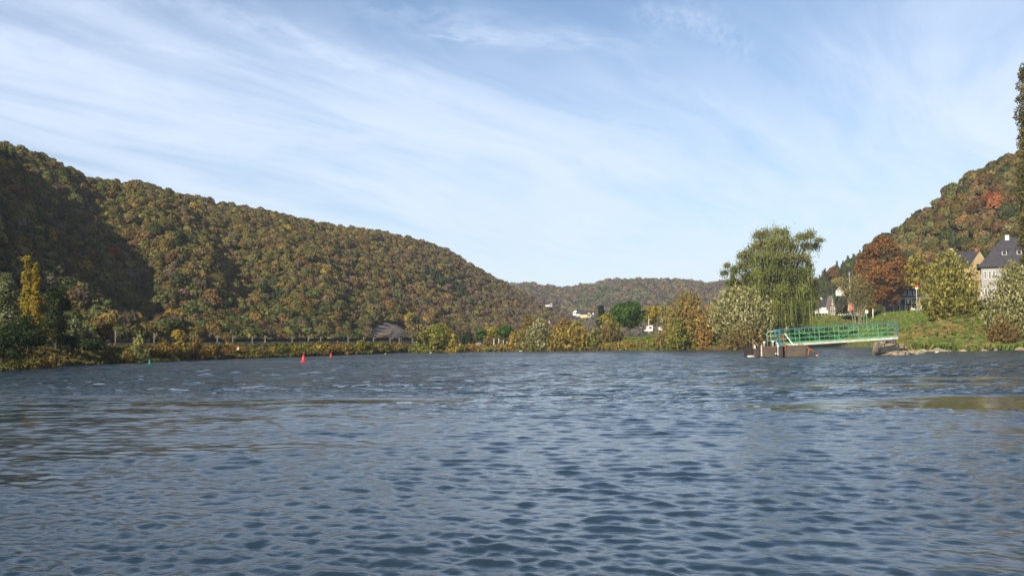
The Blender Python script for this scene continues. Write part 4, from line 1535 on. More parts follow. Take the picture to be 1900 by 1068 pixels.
drf = MB().tube([(-.3, 0, .0), (.0, 0, .05), (.25, 0, .02), (.4, .1, -.05)], [.05, .07, .06, .03], 8).build('driftwood', M_WOODD)
drf.location = (P(1528, 660, 127).x, 127, .02)
tag(drf, 'dark driftwood piece floating right of the rusty boom', 'driftwood')

# ---- stone abutment under the shore end of the gangway
aY = 130.0
ab = thing('stone_abutment', 'sloping masonry abutment carrying the shore end of the gangway', 'abutment', P(1655, 656.6, aY))
ab.location.z = 0
ka = aY / HF
ax_ = lambda px: (px - 1655) * ka
s_ = MB()
top = 1.72
s_.poly([(ax_(1631), -.6, -.4), (ax_(1672), -1.2, -.4), (ax_(1704), 3, -.4), (ax_(1730), 9, -.4), (ax_(1690), 9, -.4), (ax_(1632), 3, -.4),
         (ax_(1643), 1.6, top), (ax_(1667), 1.2, top), (ax_(1676), 4, top), (ax_(1712), 7.5, top - .9), (ax_(1698), 7.5, top - .9), (ax_(1648), 5, top)],
        [(0, 1, 7, 6), (1, 2, 8, 7), (2, 3, 9, 8), (3, 4, 10, 9), (4, 5, 11, 10), (5, 0, 6, 11), (6, 7, 8, 9, 10, 11)])
s_.build('body', M_STONE, ab)
MB().box(ax_(1650), ax_(1668), .9, 3.6, top, top + .30).build('bearing_block', M_CONC, ab)
rr_ = random.Random(9)


def rock(rad, seed, m, flat=.6):
    bm = bmesh.new()
    bmesh.ops.create_icosphere(bm, subdivisions=2, radius=1)
    q = random.Random(seed)
    ph = [q.random() * 6 for _ in range(6)]
    for v_ in bm.verts:
        c_ = v_.co
        f_ = 1 + .22 * math.sin(c_.x * 3 + ph[0]) * math.sin(c_.y * 3.3 + ph[1]) + .18 * math.sin(c_.z * 4 + ph[2] + c_.x * 2) + q.uniform(-.07, .07)
        v_.co = Vector((c_.x * f_, c_.y * f_, c_.z * f_ * flat)) * rad
    me = bpy.data.meshes.new('rock')
    bm.to_mesh(me)
    bm.free()
    me.materials.append(m)
    return me


rk = [rock(1, i, M_STONE if i % 2 else M_STONEP, .55) for i in range(6)]
spots = [(1637, 131, .8), (1645, 130.5, .6), (1652, 130.3, .95), (1661, 130.1, .7), (1669, 130.5, .9), (1677, 131.5, .7), (1684, 133.5, .85), (1692, 137, .7), (1672, 133, .8), (1629, 133, .55), (1705, 145, .8), (1712, 165, .7), (1741, 165.5, .95), (1727, 166, .55), (1757, 166.5, .5), (1787, 167, .6), (1823, 170, .6), (1893, 176, .9), (1846, 172, .5)]
where = ['left toe of the stone abutment', 'front of the abutment, second stone from its left toe', 'middle front of the abutment', 'front of the abutment just right of its middle', 'front of the abutment below the gangway end',
         'right front corner of the abutment', 'right side of the abutment nearest the corner', 'right side of the abutment halfway back', 'upper right slope of the abutment', 'water just left of the abutment',
         'waterline where abutment meets bank', 'waterline right of the abutment', 'waterline below the yellow green willow bush', 'waterline left of the large pale waterside stone', 'waterline right of the large pale waterside stone',
         'waterline beside the floating white bird', 'waterline beside the dark floating bird', 'waterline at the right edge of the photo', 'waterline below the russet scrub']
for i, ((px_, Y_, rd), wh) in enumerate(zip(spots, where)):
    o = add('rock', rk[i % 6])
    z_ = max(0, gz(px_, Y_)) if px_ > 1700 else .15
    if i == 8:
        z_ = .9
    o.location = (GX(px_, Y_, z_), Y_, z_)
    o.scale = (rd * 1.3, rd, rd)
    o.rotation_euler = (0, 0, i * 1.3)
    tag(o, 'rough weathered boulder at the ' + wh, 'rock', 'boulders around the abutment and bank')
for i, (a, b_, lab) in enumerate((((1622, 130, .02), (1650, 129.5, .35), 'long dark driftwood log lying in front of the abutment'), ((1628, 130.6, .9), (1640, 130.6, .15), 'short pale log leaning on the left toe of the abutment'),
                                  ((1660, 129.6, .30), (1690, 131.6, .22), 'pale bleached log lying along the right foot of the abutment'))):
    A_, B_ = Vector((GX(a[0], a[1], a[2]), a[1], a[2])), Vector((GX(b_[0], b_[1], b_[2]), b_[1], b_[2]))
    o = MB().tube([A_ - A_, (B_ - A_) * .5 + Vector((0, 0, .08)), B_ - A_], [.06, .11, .05], 7).build('driftwood_log', M_DRIFT if i else M_WOODD, None, True)
    o.location = A_
    tag(o, lab, 'driftwood')


# ---- buoys
def buoy(px, Y, hpx, m, label, group=None):
    k = hpx * Y / HF
    o = thing('buoy', label, 'buoy', (GX(px, Y, 0), Y, -.02 * k), 0, group)
    MB().lathe([(.40 * k, -.1 * k), (.44 * k, .02 * k), (.44 * k, .09 * k), (.36 * k, .14 * k)], 20).build('float', m, o, True)
    MB().lathe([(.33 * k, .14 * k), (.24 * k, .36 * k), (.17 * k, .58 * k), (.135 * k, .80 * k)], 16).build('cone', m, o, True)
    MB().lathe([(.17 * k, .80 * k), (.17 * k, .97 * k), (.10 * k, 1.0 * k)], 12).build('topmark', m, o)
    return o


buoy(563, 119, 13.5, M_RED, 'larger nearer red conical buoy floating off the left bank')
buoy(614, 168, 7, M_RED, 'smaller farther red conical buoy close to the left bank')
buoy(278, 108, 10, M_GRNB, 'small green buoy close under the left bank by the pale conical shrub')


# ---- railway masts on the left bank
masts = [(214, 613), (286, 617), (363, 620), (403, 622), (432, 622), (468, 623), (492, 622), (542, 624), (572, 625), (595, 624), (646, 624), (675, 624), (693, 625), (724, 625), (741, 626), (765, 627)]
mp = None
for i, (px_, yt_) in enumerate(masts):
    Y_ = float(np.interp(px_, [0, 214, 363, 563, 770], [118, 150, 186, 236, 308]))
    z_ = gz(px_, Y_) - .1
    hh_ = zpx(px_, yt_, Y_) - z_
    n_ = [' third bush' if False else '', ][0]
    if i < 1:
        lb = 'leftmost weathered railway mast, behind the brown vase shaped tree'
    elif i == len(masts) - 1:
        lb = 'rightmost weathered railway mast near the end of the bare rock face'
    else:
        lb = 'weathered railway mast, %s from the left in the row below the hillside' % ORD[i]
    o = thing('railway_mast', lb, 'mast', (GX(px_, Y_, z_), Y_, z_), 0, 'railway masts along the left bank')
    wd = Y_ / HF * 1.9
    MB().bar((0, 0, 0), (0, 0, hh_), wd, wd).build('pole', M_POLE, o)
    MB().bar((0, -.02, hh_ * .86), (wd * 2.6, -.02, hh_ * .92), wd * .3).bar((0, -.02, hh_ * .70), (wd * 2.6, -.02, hh_ * .90), wd * .25).build('bracket', M_POLE, o)
    if i in (5 + 1, 11 - 1):
        MB().box(-wd * .6, wd * .6, -wd * 1.2, -wd * .55, hh_ * .36, hh_ * .46).build('signal_plate', M_WHITE, o)
for i, (a, b_) in enumerate(((214, 770),)):
    s_ = MB()
    prev = None
    for px_ in range(200, 780, 19):
        Y_ = float(np.interp(px_, [0, 214, 363, 563, 770], [118, 150, 186, 236, 308])) + .2
        p_ = Vector((GX(px_, Y_, 3), Y_, 0))
        p_.z = gz(px_, Y_) + Y_ / HF * 16
        if prev:
            s_.bar(prev, p_, .035)
        prev = p_
    o = s_.build('catenary_wire', mat('dark_wire', (.05, .05, .05), .6))
    tag(o, 'thin overhead wire strung along the railway masts', 'wire')

# low wall, road edge and guard rail between bushes and railway
s_, s2, s3 = MB(), MB(), MB()
prev = None
for px_ in range(190, 790, 12):
    Y_ = float(interp(G, px_, 2)) - 6
    p_ = Vector((GX(px_, Y_, 1.5), Y_, gz(px_, Y_) - .3))
    if prev:
        k = Y_ / HF
        s_.bar(prev + Vector((0, 0, .35)), p_ + Vector((0, 0, .35)), .4, .9)
        s2.bar(prev + Vector((0, -.3, .35 + .45 + k * 3.0)), p_ + Vector((0, -.3, .35 + .45 + k * 3.0)), .05, k * 1.0)
        s3.bar(prev + Vector((0, -.25, .6)), prev + Vector((0, -.25, .35 + .45 + k * 2.6)), .06)
    prev = p_
wl = s_.build('embankment_wall', mat('dark_wall', (.085, .08, .075), .95, spec=.1, col2=(.05, .05, .045), vscale=.5))
tag(wl, 'long dark grey embankment wall behind the waterside bushes of the left bank', 'wall')
gr = thing('guard_rail', 'pale roadside guard rail running above the dark wall on the left bank', 'guard rail', (0, 0, 0))
s2.build('rail', mat('galvanised_rail', (.28, .29, .28), .6), gr)
s3.build('post', M_POLE, gr)['kind'] = 'stuff'

# dark strip added along the slope foot, standing in for shade under the trees
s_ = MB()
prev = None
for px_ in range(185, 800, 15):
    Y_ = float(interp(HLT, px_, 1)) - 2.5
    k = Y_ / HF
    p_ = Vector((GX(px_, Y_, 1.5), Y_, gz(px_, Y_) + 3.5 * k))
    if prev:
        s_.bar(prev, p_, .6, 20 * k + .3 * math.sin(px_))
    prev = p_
wl = s_.build('added_shade_strip', mat('shade_strip_dark', (.035, .034, .03), .95, spec=.1, col2=(.02, .02, .018), vscale=.6, bump=.6))
tag(wl, 'dark strip added for tree shade behind the railway masts at the hillside foot', 'wall')

# round orange and white board on the bank
Y_ = 158.0
z_ = gz(439, Y_)
o = thing('channel_board', 'round orange and white board standing among bushes on the left bank', 'board', (GX(439, Y_, 1.5), Y_, z_ - .1))
kk = Y_ / HF
zc_ = zpx(439, 646, Y_) - z_ + .1
# annular ring and pale disc standing upright
s_ = MB()
n = 28
vs = []
for yy in (0.0, .06):
    for k in range(n):
        a = 6.28318 * k / n
        vs.append((math.cos(a) * 5.2 * kk, yy, zc_ + math.sin(a) * 4.4 * kk))
s_.poly(vs, [tuple(range(n)), tuple(range(n, 2 * n))[::-1]] + [(k, (k + 1) % n, n + (k + 1) % n, n + k) for k in range(n)])
s_.build('rim', mat('orange_red_board', (.62, .13, .05), .6), o)
for (cx_, cz_, rx_, rz_) in ((-2.6, -.2, 1.5, 2.3), (.2, -2.0, 2.8, 1.5), (2.9, -.3, 1.3, 2.0)):
    vs = []
    for yy in (-.03, -.005):
        for k in range(16):
            a = 6.28318 * k / 16
            vs.append(((cx_ + math.cos(a) * rx_) * kk, yy - .01 * cx_ * .3, zc_ + (cz_ + math.sin(a) * rz_) * kk))
    MB().poly(vs, [tuple(range(16)), tuple(range(16, 32))[::-1]] + [(k, (k + 1) % 16, 16 + (k + 1) % 16, 16 + k) for k in range(16)]).build('white_panel', M_WHITE, o)
MB().bar((0, .12, 0), (0, .12, zc_), .12).build('post', M_POLE, o)


# ---- vehicles, small, seen far away
def car(px, Y, length, col, label, rz=0.0, z=None):
    p_ = GP3(px, Y)
    if z is not None:
        p_.z = z
    o = thing('parked_car', label, 'car', p_, rz)
    L, H_ = length, length * .34
    mm = mat('car_paint', col, .35, spec=.5)
    W_ = length * .4
    side = [(-.5, .12), (-.5, .42), (-.36, .5), (-.22, .95), (.18, 1.0), (.34, .55), (.48, .46), (.5, .12)]
    s_ = MB()
    n_ = len(side)
    vs = [(x * L, y * W_, z_ * H_) for y in (-.5, .5) for x, z_ in side]
    s_.poly(vs, [tuple(range(n_)), tuple(range(n_, 2 * n_))[::-1]] + [(i_, (i_ + 1) % n_, n_ + (i_ + 1) % n_, n_ + i_) for i_ in range(n_)])
    s_.build('body', mm, o)
    wv = [(x * L, y * W_ * 1.02, z_ * H_) for y in (-.5, .5) for x, z_ in ((-.30, .55), (-.20, .88), (.16, .92), (.28, .57))]
    MB().poly(wv, [(0, 1, 2, 3), (7, 6, 5, 4), (0, 3, 7, 4), (1, 5, 6, 2), (3, 2, 6, 7), (0, 4, 5, 1)]).build('windows', M_DARKW, o)
    for x in (-.3, .3):
        for y in (-1, 1):
            MB().tube([(x * L, y * W_ * .5, H_ * .17), (x * L, y * W_ * .42, H_ * .17)], H_ * .2, 10).build('wheel', M_WOODD, o)
    return o


car(473, 178, 1.3, (.6, .6, .6), 'tiny white car on the left bank road right of the round board', .2)
car(449, 178, 1.2, (.25, .38, .42), 'tiny blue grey car on the left bank road just right of the round board', .2)
car(888, 272, 2.6, (.75, .75, .72), 'white car parked on the spit left of the campsite trees')
car(1585, 360, 4.2, (.72, .70, .64), 'cream white car parked behind the young tree')

# camper van beside the golden tree
Y_ = 305
cvp = GP3(1206, Y_)
cvp.z = zpx(1206, 614.5, Y_) - .1
cv = thing('camper_van', 'white camper van parked under the golden yellow tree', 'camper van', cvp, .1)
k = Y_ / HF
MB().poly([(x * k, y, z_ * k) for y in (0, 2.2) for x, z_ in ((-7.5, .8), (-7.5, 2.5), (-4.5, 4.5), (-3, 11), (5.5, 12), (5.5, .8))],
          [(0, 1, 2, 3, 4, 5), (11, 10, 9, 8, 7, 6)] + [(i_, (i_ + 1) % 6, 6 + (i_ + 1) % 6, 6 + i_) for i_ in range(6)]).build('body', M_WHITE, cv)
MB().box(-1.5 * k, 3 * k, -.03, -.005, 6 * k, 9 * k).build('window', M_DARKW, cv)
for x in (-4.5, 3.2):
    MB().tube([(x * k, -.05, .9 * k), (x * k, .2, .9 * k)], .9 * k, 10).build('wheel', M_WOODD, cv)
c2 = thing('caravan', 'small white caravan right of the camper van', 'caravan', (GX(1226, 308, 5), 308, zpx(1226, 612, 308)), 0)
MB().poly([(x * k, y, z_ * k) for y in (0, 2) for x, z_ in ((-3, 0), (-3.2, 3), (-2.4, 5.6), (2.4, 5.8), (3.3, 4.6), (3.2, 0))],
          [(0, 1, 2, 3, 4, 5), (11, 10, 9, 8, 7, 6)] + [(i_, (i_ + 1) % 6, 6 + (i_ + 1) % 6, 6 + i_) for i_ in range(6)]).build('body', M_WHITE, c2)
MB().box(-1.2 * k, 1 * k, -.03, -.005, 2.6 * k, 4.4 * k).build('window', M_DARKW, c2)
MB().tube([(0, -.05, 0), (0, .2, 0)], .9 * k, 10).build('wheel', M_WOODD, c2)

# campsite gate posts and lamps
for i, (px_, top_, lab) in enumerate(((916.5, 627, 'left white post of the pair under the campsite trees'), (925.5, 627, 'right white post of the pair under the campsite trees'), (934, 631, 'slim white post third under the campsite trees'),
                                      (941, 633, 'short white post fourth under the campsite trees'), (946.5, 634, 'short white post rightmost under the campsite trees'))):
    Y_ = 262
    p_ = GP3(px_, Y_)
    hh_ = zpx(px_, top_, Y_) - p_.z
    k = Y_ / HF
    o = MB().lathe([(1.0 * k, 0), (.95 * k, hh_ * .3), (.55 * k, hh_ * .45), (.5 * k, hh_ * .96), (.3 * k, hh_)], 10).build('white_post', M_WHITE, None, True)
    o.location = p_
    tag(o, lab, 'post', 'white posts at the campsite')
for i, (px_, w_, h_, y_, col, lab) in enumerate(((930, 5, 3, 640, (.6, .22, .12), 'small orange tent between the white campsite posts'), (956, 5, 5, 633, (.6, .42, .35), 'small pinkish tent right of the white campsite posts'),
                                             (964, 4, 4, 635, (.7, .68, .6), 'small white tent in the middle of the tents by the silver shrub'), (971, 5, 6, 635, (.7, .66, .55), 'cream tent nearest the silver shrub'), (978, 6, 4, 636, (.72, .7, .62), 'wide white tent half behind the silver shrub'))):
    Y_ = 262
    k = Y_ / HF
    p_ = GP3(px_, Y_)
    s_ = MB().poly([(-w_ / 2 * k, 0, 0), (w_ / 2 * k, 0, 0), (w_ / 2 * k, 1.6, 0), (-w_ / 2 * k, 1.6, 0), (-w_ * .2 * k, .8, h_ * k * 1.3), (w_ * .2 * k, .8, h_ * k * 1.3)], [(0, 1, 5, 4), (1, 2, 5), (2, 3, 4, 5), (3, 0, 4), (0, 3, 2, 1)])
    o = s_.build('tent', mat('tent_cloth', col, .8))
    o.location = p_
    tag(o, lab, 'tent', 'tents and awnings at the campsite')


def bench(px, Y, w_, lab):
    p_ = GP3(px, Y)
    k = Y / HF
    o = thing('park_bench', lab, 'bench', p_)
    L = w_ * k
    MB().box(-L / 2, L / 2, -.25, .2, .42, .52).build('seat', M_WSTEEL, o)
    MB().box(-L / 2, L / 2, .22, .30, .6, .95).build('backrest', M_WSTEEL, o)
    for x in (-.42, .42):
        MB().box(x * L - .05, x * L + .05, -.2, .24, 0, .42).build('leg', M_CONC, o)


bench(1105, 272, 12, 'long white bench on the lawn between golden bushes and olive bush')
bench(1290, 285, 12, 'white bench partly hidden behind the orange brown shrubby tree')

# ---- birds
def bird(px, Y, col, L, lab, cat='bird'):
    bm = bmesh.new()
    me = bpy.data.meshes.new('bird')
    body = [(-.5, .10, .02), (-.42, .14, .06), (-.2, .14, .15), (.05, .13, .18), (.25, .13, .13), (.34, .18, .08), (.38, .30, .055), (.42, .37, .065), (.50, .37, .045), (.62, .345, .015)]
    V_, F_ = stick([(x * L, 0, z_ * L) for x, z_, r_ in body], [r_ * L for x, z_, r_ in body], 10)
    o = MB().poly(V_, F_).build('swimming_bird', mat('plumage', col, .8), None, True)
    o.location = (GX(px, Y, 0), Y, 0)
    tag(o, lab, cat)


bird(1738, 150, (.75, .72, .66), .55, 'white bird floating below the yellow green willow bush')
bird(1776, 158, (.04, .04, .045), .6, 'dark bird floating right of the white floating bird')
bird(799, 215, (.78, .76, .70), .45, 'small white bird floating off the tip of the spit')
bird(715, 205, (.5, .5, .48), .4, 'grey bird floating close under the left bank')
s_ = thing('rowing_boat', 'tiny white boat pulled up at the waterline left of the silver shrub', 'boat', (GX(966, 238, .3), 238, .05), .1)
MB().poly([(-.7, -.25, .35), (.5, -.28, .35), (.9, 0, .42), (.5, .28, .35), (-.7, .25, .35), (-.6, -.15, 0), (.5, -.15, 0), (.7, 0, .05), (.5, .15, 0), (-.6, .15, 0)],
          [(0, 1, 6, 5), (1, 2, 7, 6), (2, 3, 8, 7), (3, 4, 9, 8), (4, 0, 5, 9), (5, 6, 7, 8, 9)]).build('hull', M_WHITE, s_)
MB().box(-.2, .0, -.24, .24, .27, .31).build('thwart', M_DRIFT, s_)
s_.scale = (.5, .5, .5)


# ---------------------------------------------------------------- houses
def gable_house(name, label, loc, rz, L, W, hw, hr, mwall, mroof, over=.35, hip0=0.0, hip1=0.0, cat='house', wall_name='wall'):
    """ridge along local x; front long side at y=0, depth W; returns the root Empty"""
    o = thing(name, label, cat, loc, rz)
    e0, e1 = hip0, hip1
    if hip0 or hip1:
        MB().box(0, L, 0, W, -1.5, hw).build('wall', mwall, o)
    else:
        MB().poly([(0, 0, -1.5), (L, 0, -1.5), (L, W, -1.5), (0, W, -1.5), (0, 0, hw), (L, 0, hw), (L, W, hw), (0, W, hw), (0, W / 2, hw + hr), (L, W / 2, hw + hr)],
                  [(0, 1, 5, 4), (2, 3, 7, 6), (1, 2, 6, 9, 5), (3, 0, 4, 8, 7), (0, 3, 2, 1)]).build('wall', mwall, o)
    s = over
    dz_ = hr / (W / 2) * s
    th = .22
    a = [(-s, -s, hw - dz_), (L + s, -s, hw - dz_), (L + s, W + s, hw - dz_), (-s, W + s, hw - dz_), (-s + (e0 + s if e0 else 0), W / 2, hw + hr), (L + s - (e1 + s if e1 else 0), W / 2, hw + hr)]
    v = [(x, y, z_ + .03) for x, y, z_ in a] + [(x, y, z_ + th) for x, y, z_ in a]
    f = [(0, 1, 5, 4), (2, 3, 4, 5), (6, 10, 11, 7), (8, 11, 10, 9), (0, 6, 7, 1), (2, 8, 9, 3), (1, 7, 11, 5) if not e1 else (1, 2, 5), (5, 11, 8, 2) if not e1 else (7, 11, 8), (0, 4, 10, 6) if not e0 else (0, 4, 3), (4, 3, 9, 10) if not e0 else (6, 9, 10)]
    if e1:
        f.append((1, 7, 8, 2))
    if e0:
        f.append((0, 3, 9, 6))
    roof = MB().poly(v, f).build('roof', mroof, o)
    return o, roof


def window(o, x, y, z, w_, h_, face='front', mf=None, shutters=False):
    """a framed window set on the front (y) or on a gable end (x)"""
    mf = mf or M_WHITE
    fw = min(w_, h_) * .17
    out = .05

    def bx(a0, a1, z0_, z1_, d0, d1):
        if face == 'front':
            return (a0, a1, y - d1, y - d0, z0_, z1_)
        if face == 'left':
            return (x - d1, x - d0, a0, a1, z0_, z1_)
        return (x + d0, x + d1, a0, a1, z0_, z1_)
    c_ = x if face == 'front' else y
    fr_ = MB()
    for a in ((c_ - w_ / 2, c_ - w_ / 2 + fw, z, z + h_), (c_ + w_ / 2 - fw, c_ + w_ / 2, z, z + h_), (c_ - w_ / 2 + fw, c_ + w_ / 2 - fw, z, z + fw), (c_ - w_ / 2 + fw, c_ + w_ / 2 - fw, z + h_ - fw, z + h_), (c_ - fw * .3, c_ + fw * .3, z + fw, z + h_ - fw)):
        fr_.box(*bx(a[0], a[1], a[2], a[3], .005, out + .03))
    wn = fr_.build('window', mf, o)
    MB().box(*bx(c_ - w_ / 2 + fw, c_ + w_ / 2 - fw, z + fw, z + h_ - fw, .003, .02)).build('pane', M_DARKW, wn)
    return wn


# white house at the right edge
Ya = 240
zb = zpx(1822, 577, Ya)
H1p = P(1823, 577, Ya)
H1p.z = zb
h1, roof1 = gable_house('white_house', 'tall whitewashed house with a big hipped slate roof at the right edge', H1p, R(-24), 24, 11, zpx(1822, 490, Ya) - zb, zpx(1883, 441, Ya) - zpx(1822, 490, Ya), M_GSTONE, M_SLATE, over=.7, hip0=5.0, hip1=5.0)
kk = Ya / HF
for row, (ya, yb_) in enumerate(((502, 518), (533, 548))):
    for c_ in (.9, 1.85, 2.75, 5.0, 6.6, 9.5, 11.2, 13.5, 15.5):
        window(h1, c_, 0, zpx(1830, yb_, Ya) - zb, .62, (yb_ - ya) * kk, mf=M_WHITE)
for row, (ya, yb_) in enumerate(((502, 518), (533, 548))):
    for c_ in (2.5, 5.5, 8.5):
        window(h1, 0, c_, zpx(1830, yb_, Ya) - zb, .8, (yb_ - ya) * kk, face='left', mf=M_WHITE)
hw = zpx(1822, 490, Ya) - zb
hr = zpx(1883, 441, Ya) - zpx(1822, 490, Ya)
M_DORM = mat('pale_dormer', (.45, .42, .36), .8)
for c_ in (5.2, 8.4, 12.0, 15.6):
    zz = hw + hr * .34
    yy = 11 / 2 * .30
    dm = MB().box(c_ - .55, c_ + .55, yy, yy + 2.4, zz - .25, zz + 1.05).build('dormer', M_DORM, roof1)
    MB().poly([(c_ - .75, yy - .25, zz + 1.06), (c_ + .75, yy - .25, zz + 1.06), (c_ + .75, yy + 3.4, zz + 1.75), (c_ - .75, yy + 3.4, zz + 1.75), (c_ - .75, yy - .25, zz + 1.18), (c_ + .75, yy - .25, zz + 1.18), (c_ + .75, yy + 3.4, zz + 1.9), (c_ - .75, yy + 3.4, zz + 1.9)],
              [(0, 3, 2, 1), (4, 5, 6, 7), (0, 1, 5, 4), (1, 2, 6, 5), (2, 3, 7, 6), (3, 0, 4, 7)]).build('dormer_roof', M_SLATE, roof1)
    MB().box(c_ - .35, c_ + .35, yy - .04, yy - .005, zz + .1, zz + .9).build('dormer_window', M_DARKW, roof1)
ch = MB().box(5.6, 6.5, 5.0, 6.1, hw + hr - .6, hw + hr + .9).build('chimney', M_WHITE, roof1, bevel=.03)
MB().box(5.55, 6.55, 4.95, 6.15, hw + hr + .902, hw + hr + 1.0).build('chimney_cap', M_SLATE, roof1)
# neighbouring gable just inside the right edge
p_ = P(1893, 577, 224)
p_.z = zpx(1893, 577, 224)
p_.x += 6.4
p_.y -= 2.8
h1b, _ = gable_house('annex_house', 'beige gabled house end peeping behind the willow at the right edge', p_, R(66), 8, 7, zpx(1893, 494, 224) - p_.z, 2.8, mat('beige_render', (.50, .40, .30), .9, var=.15), M_SLATE, over=.3)
window(h1b, 0, 3.5, 5.5, 1.0, 1.4, face='left')

# stone gabled house
Yb_ = 262
zb = 9.0
W2 = 45 * Yb_ / HF
c0 = P(1801, 575, Yb_)
c0.z = zb
hw2 = zpx(1800, 494, Yb_) - zb
hr2 = zpx(1826, 464, Yb_) - zpx(1800, 494, Yb_)
# local x (ridge) runs back and to the left; the gable end at x=0 faces the river
h2 = thing('stone_house', 'yellow stone gabled house with slate roof beside the tall white house', 'house', c0)
ang = R(112)
ux = Vector((math.cos(ang), math.sin(ang), 0))
h2.rotation_euler = (0, 0, ang)
W2 = 7.4
L2 = 11
# corner order: local y from 0 to -W2 so the gable spreads to the right
MB().poly([(0, 0, -1.5), (L2, 0, -1.5), (L2, -W2, -1.5), (0, -W2, -1.5), (0, 0, hw2), (L2, 0, hw2), (L2, -W2, hw2), (0, -W2, hw2), (0, -W2 / 2, hw2 + hr2), (L2, -W2 / 2, hw2 + hr2)],
          [(0, 1, 5, 4), (2, 3, 7, 6), (1, 2, 6, 9, 5), (3, 0, 4, 8, 7), (0, 3, 2, 1)]).build('wall', M_YSTONE, h2)
dz_ = hr2 / (W2 / 2) * .3
v = []
for zo in (.03, .24):
    v += [(-.12, .3, hw2 - dz_ + zo), (L2 + .2, .3, hw2 - dz_ + zo), (L2 + .2, -W2 - .3, hw2 - dz_ + zo), (-.12, -W2 - .3, hw2 - dz_ + zo), (-.12, -W2 / 2, hw2 + hr2 + zo), (L2 + .2, -W2 / 2, hw2 + hr2 + zo)]
r2 = MB().poly(v, [(0, 1, 5, 4), (2, 3, 4, 5), (6, 10, 11, 7), (8, 11, 10, 9), (0, 6, 7, 1), (2, 8, 9, 3), (1, 7, 11, 5), (5, 11, 8, 2), (0, 4, 10, 6), (4, 3, 9, 10)]).build('roof', M_SLATE, h2)
M_TERRA = mat('terracotta', (.40, .14, .08), .85, var=.3)
MB().box(.3, 1.0, -W2 / 2 - .4, -W2 / 2 + .4, hw2 + hr2 - .3, hw2 + hr2 + .75).build('chimney', M_TERRA, r2, bevel=.03)
MB().box(8.6, 9.4, -W2 / 2 - .4, -W2 / 2 + .4, hw2 + hr2 - .3, hw2 + hr2 + .85).build('chimney', M_TERRA, r2, bevel=.03)
nrm_ = Vector((0, hr2, W2 / 2)).normalized()
MB().bar((5.5, -.6, hw2 + .6 / (W2 / 2) * hr2 + .32), (5.5, -2.8, hw2 + 2.8 / (W2 / 2) * hr2 + .32), .22, .08).build('roof_flashing', M_WSTEEL, r2)
wn = MB().box(-.10, -.004, -W2 * .40 - .55, -W2 * .40 + .55, hw2 - .9, hw2 + .75).build('window', M_STONEP, h2)
MB().box(-.12, -.102, -W2 * .40 - .42, -W2 * .40 + .42, hw2 - .78, hw2 + .62).build('pane', M_DARKW, wn)
for yy in (-W2 * .25, -W2 * .62):
    wn = MB().box(-.10, -.004, yy - .5, yy + .5, 2.6, 4.2).build('window', M_STONEP, h2)
    MB().box(-.12, -.102, yy - .38, yy + .38, 2.72, 4.08).build('pane', M_DARKW, wn)

# siren on its pole
p_ = GP3(1769, 272)
sr = thing('siren_mast', 'mushroom shaped grey siren on a thin pole left of the stone house', 'siren', p_)
zz = zpx(1769, 461, 272) - p_.z
MB().tube([(0, 0, 0), (0, 0, zz - .5)], .10, 8).build('pole', M_POLE, sr, True)
MB().lathe([(.22, zz - .75), (.25, zz - .35), (.62, zz - .3), (.55, zz - .1), (.15, zz)], 16).build('siren_head', M_WSTEEL, sr, True)

# long balconied guesthouse
Yc = 338
p_ = P(1655, 577, Yc)
p_.z = zpx(1655, 578, Yc)
k = Yc / HF
M_DKWALL = mat('dark_slate_wall', (.055, .048, .06), .8, var=.25)
h3 = thing('guesthouse', 'dark clad guesthouse with white balcony railings and white window frames', 'guesthouse', p_, R(-8))
Lh = 110 * k
MB().box(0, Lh, 0, 9, -1.5, 41 * k).build('wall', M_DKWALL, h3)
v = []
for zo in (.03, .25):
    v += [(-.5, -.6, 41 * k - .3 + zo), (Lh + .5, -.6, 41 * k - .3 + zo), (Lh + .5, 9.6, 41 * k - .3 + zo), (-.5, 9.6, 41 * k - .3 + zo), (-.5, 4.5, 60 * k + zo), (Lh + .5, 4.5, 60 * k + zo)]
MB().poly(v, [(0, 1, 5, 4), (2, 3, 4, 5), (6, 10, 11, 7), (8, 11, 10, 9), (0, 6, 7, 1), (2, 8, 9, 3), (1, 7, 11, 5), (5, 11, 8, 2), (0, 4, 10, 6), (4, 3, 9, 10)]).build('roof', M_SLATE, h3)
bal = MB().box(0, Lh, -1.3, -.003, 23.6 * k, 25 * k).build('balcony', M_WHITE, h3)
s_ = MB()
for i in range(0, 56):
    x = .2 + i * (Lh - .4) / 55
    s_.box(x - .035, x + .035, -1.28, -1.22, 24.9 * k, 29.5 * k)
s_.bar((0, -1.25, 29.8 * k), (Lh, -1.25, 29.8 * k), .08, .1)
s_.build('balcony_railing', M_WSTEEL, bal)
s_ = MB()
for i in range(11):
    x = .2 + i * (Lh - .4) / 10
    MB().box(x - .13, x + .13, -1.3, -1.06, -.5, 23.9 * k).build('pillar', M_WHITE, h3)
for i in range(12):
    x = 1.0 + i * (Lh - 2.0) / 11
    window(h3, x, 0, 30.5 * k, 1.0, 7 * k)
    window(h3, x + .2, 0, 3 * k, 1.1, 8 * k)
    if i % 3 == 1:
        window(h3, x - .4, 0, 14 * k, 1.2, 7 * k)
MB().poly([(-.2, -3.2, 9.0 * k), (3.0, -3.2, 9.0 * k), (3.0, -.02, 12.5 * k), (-.2, -.02, 12.5 * k), (-.2, -3.2, 9.4 * k), (3.0, -3.2, 9.4 * k), (3.0, -.02, 12.9 * k), (-.2, -.02, 12.9 * k)],
          [(0, 3, 2, 1), (4, 5, 6, 7), (0, 1, 5, 4), (1, 2, 6, 5), (2, 3, 7, 6), (3, 0, 4, 7)]).build('awning', mat('orange_awning', (.55, .20, .09), .8), h3)
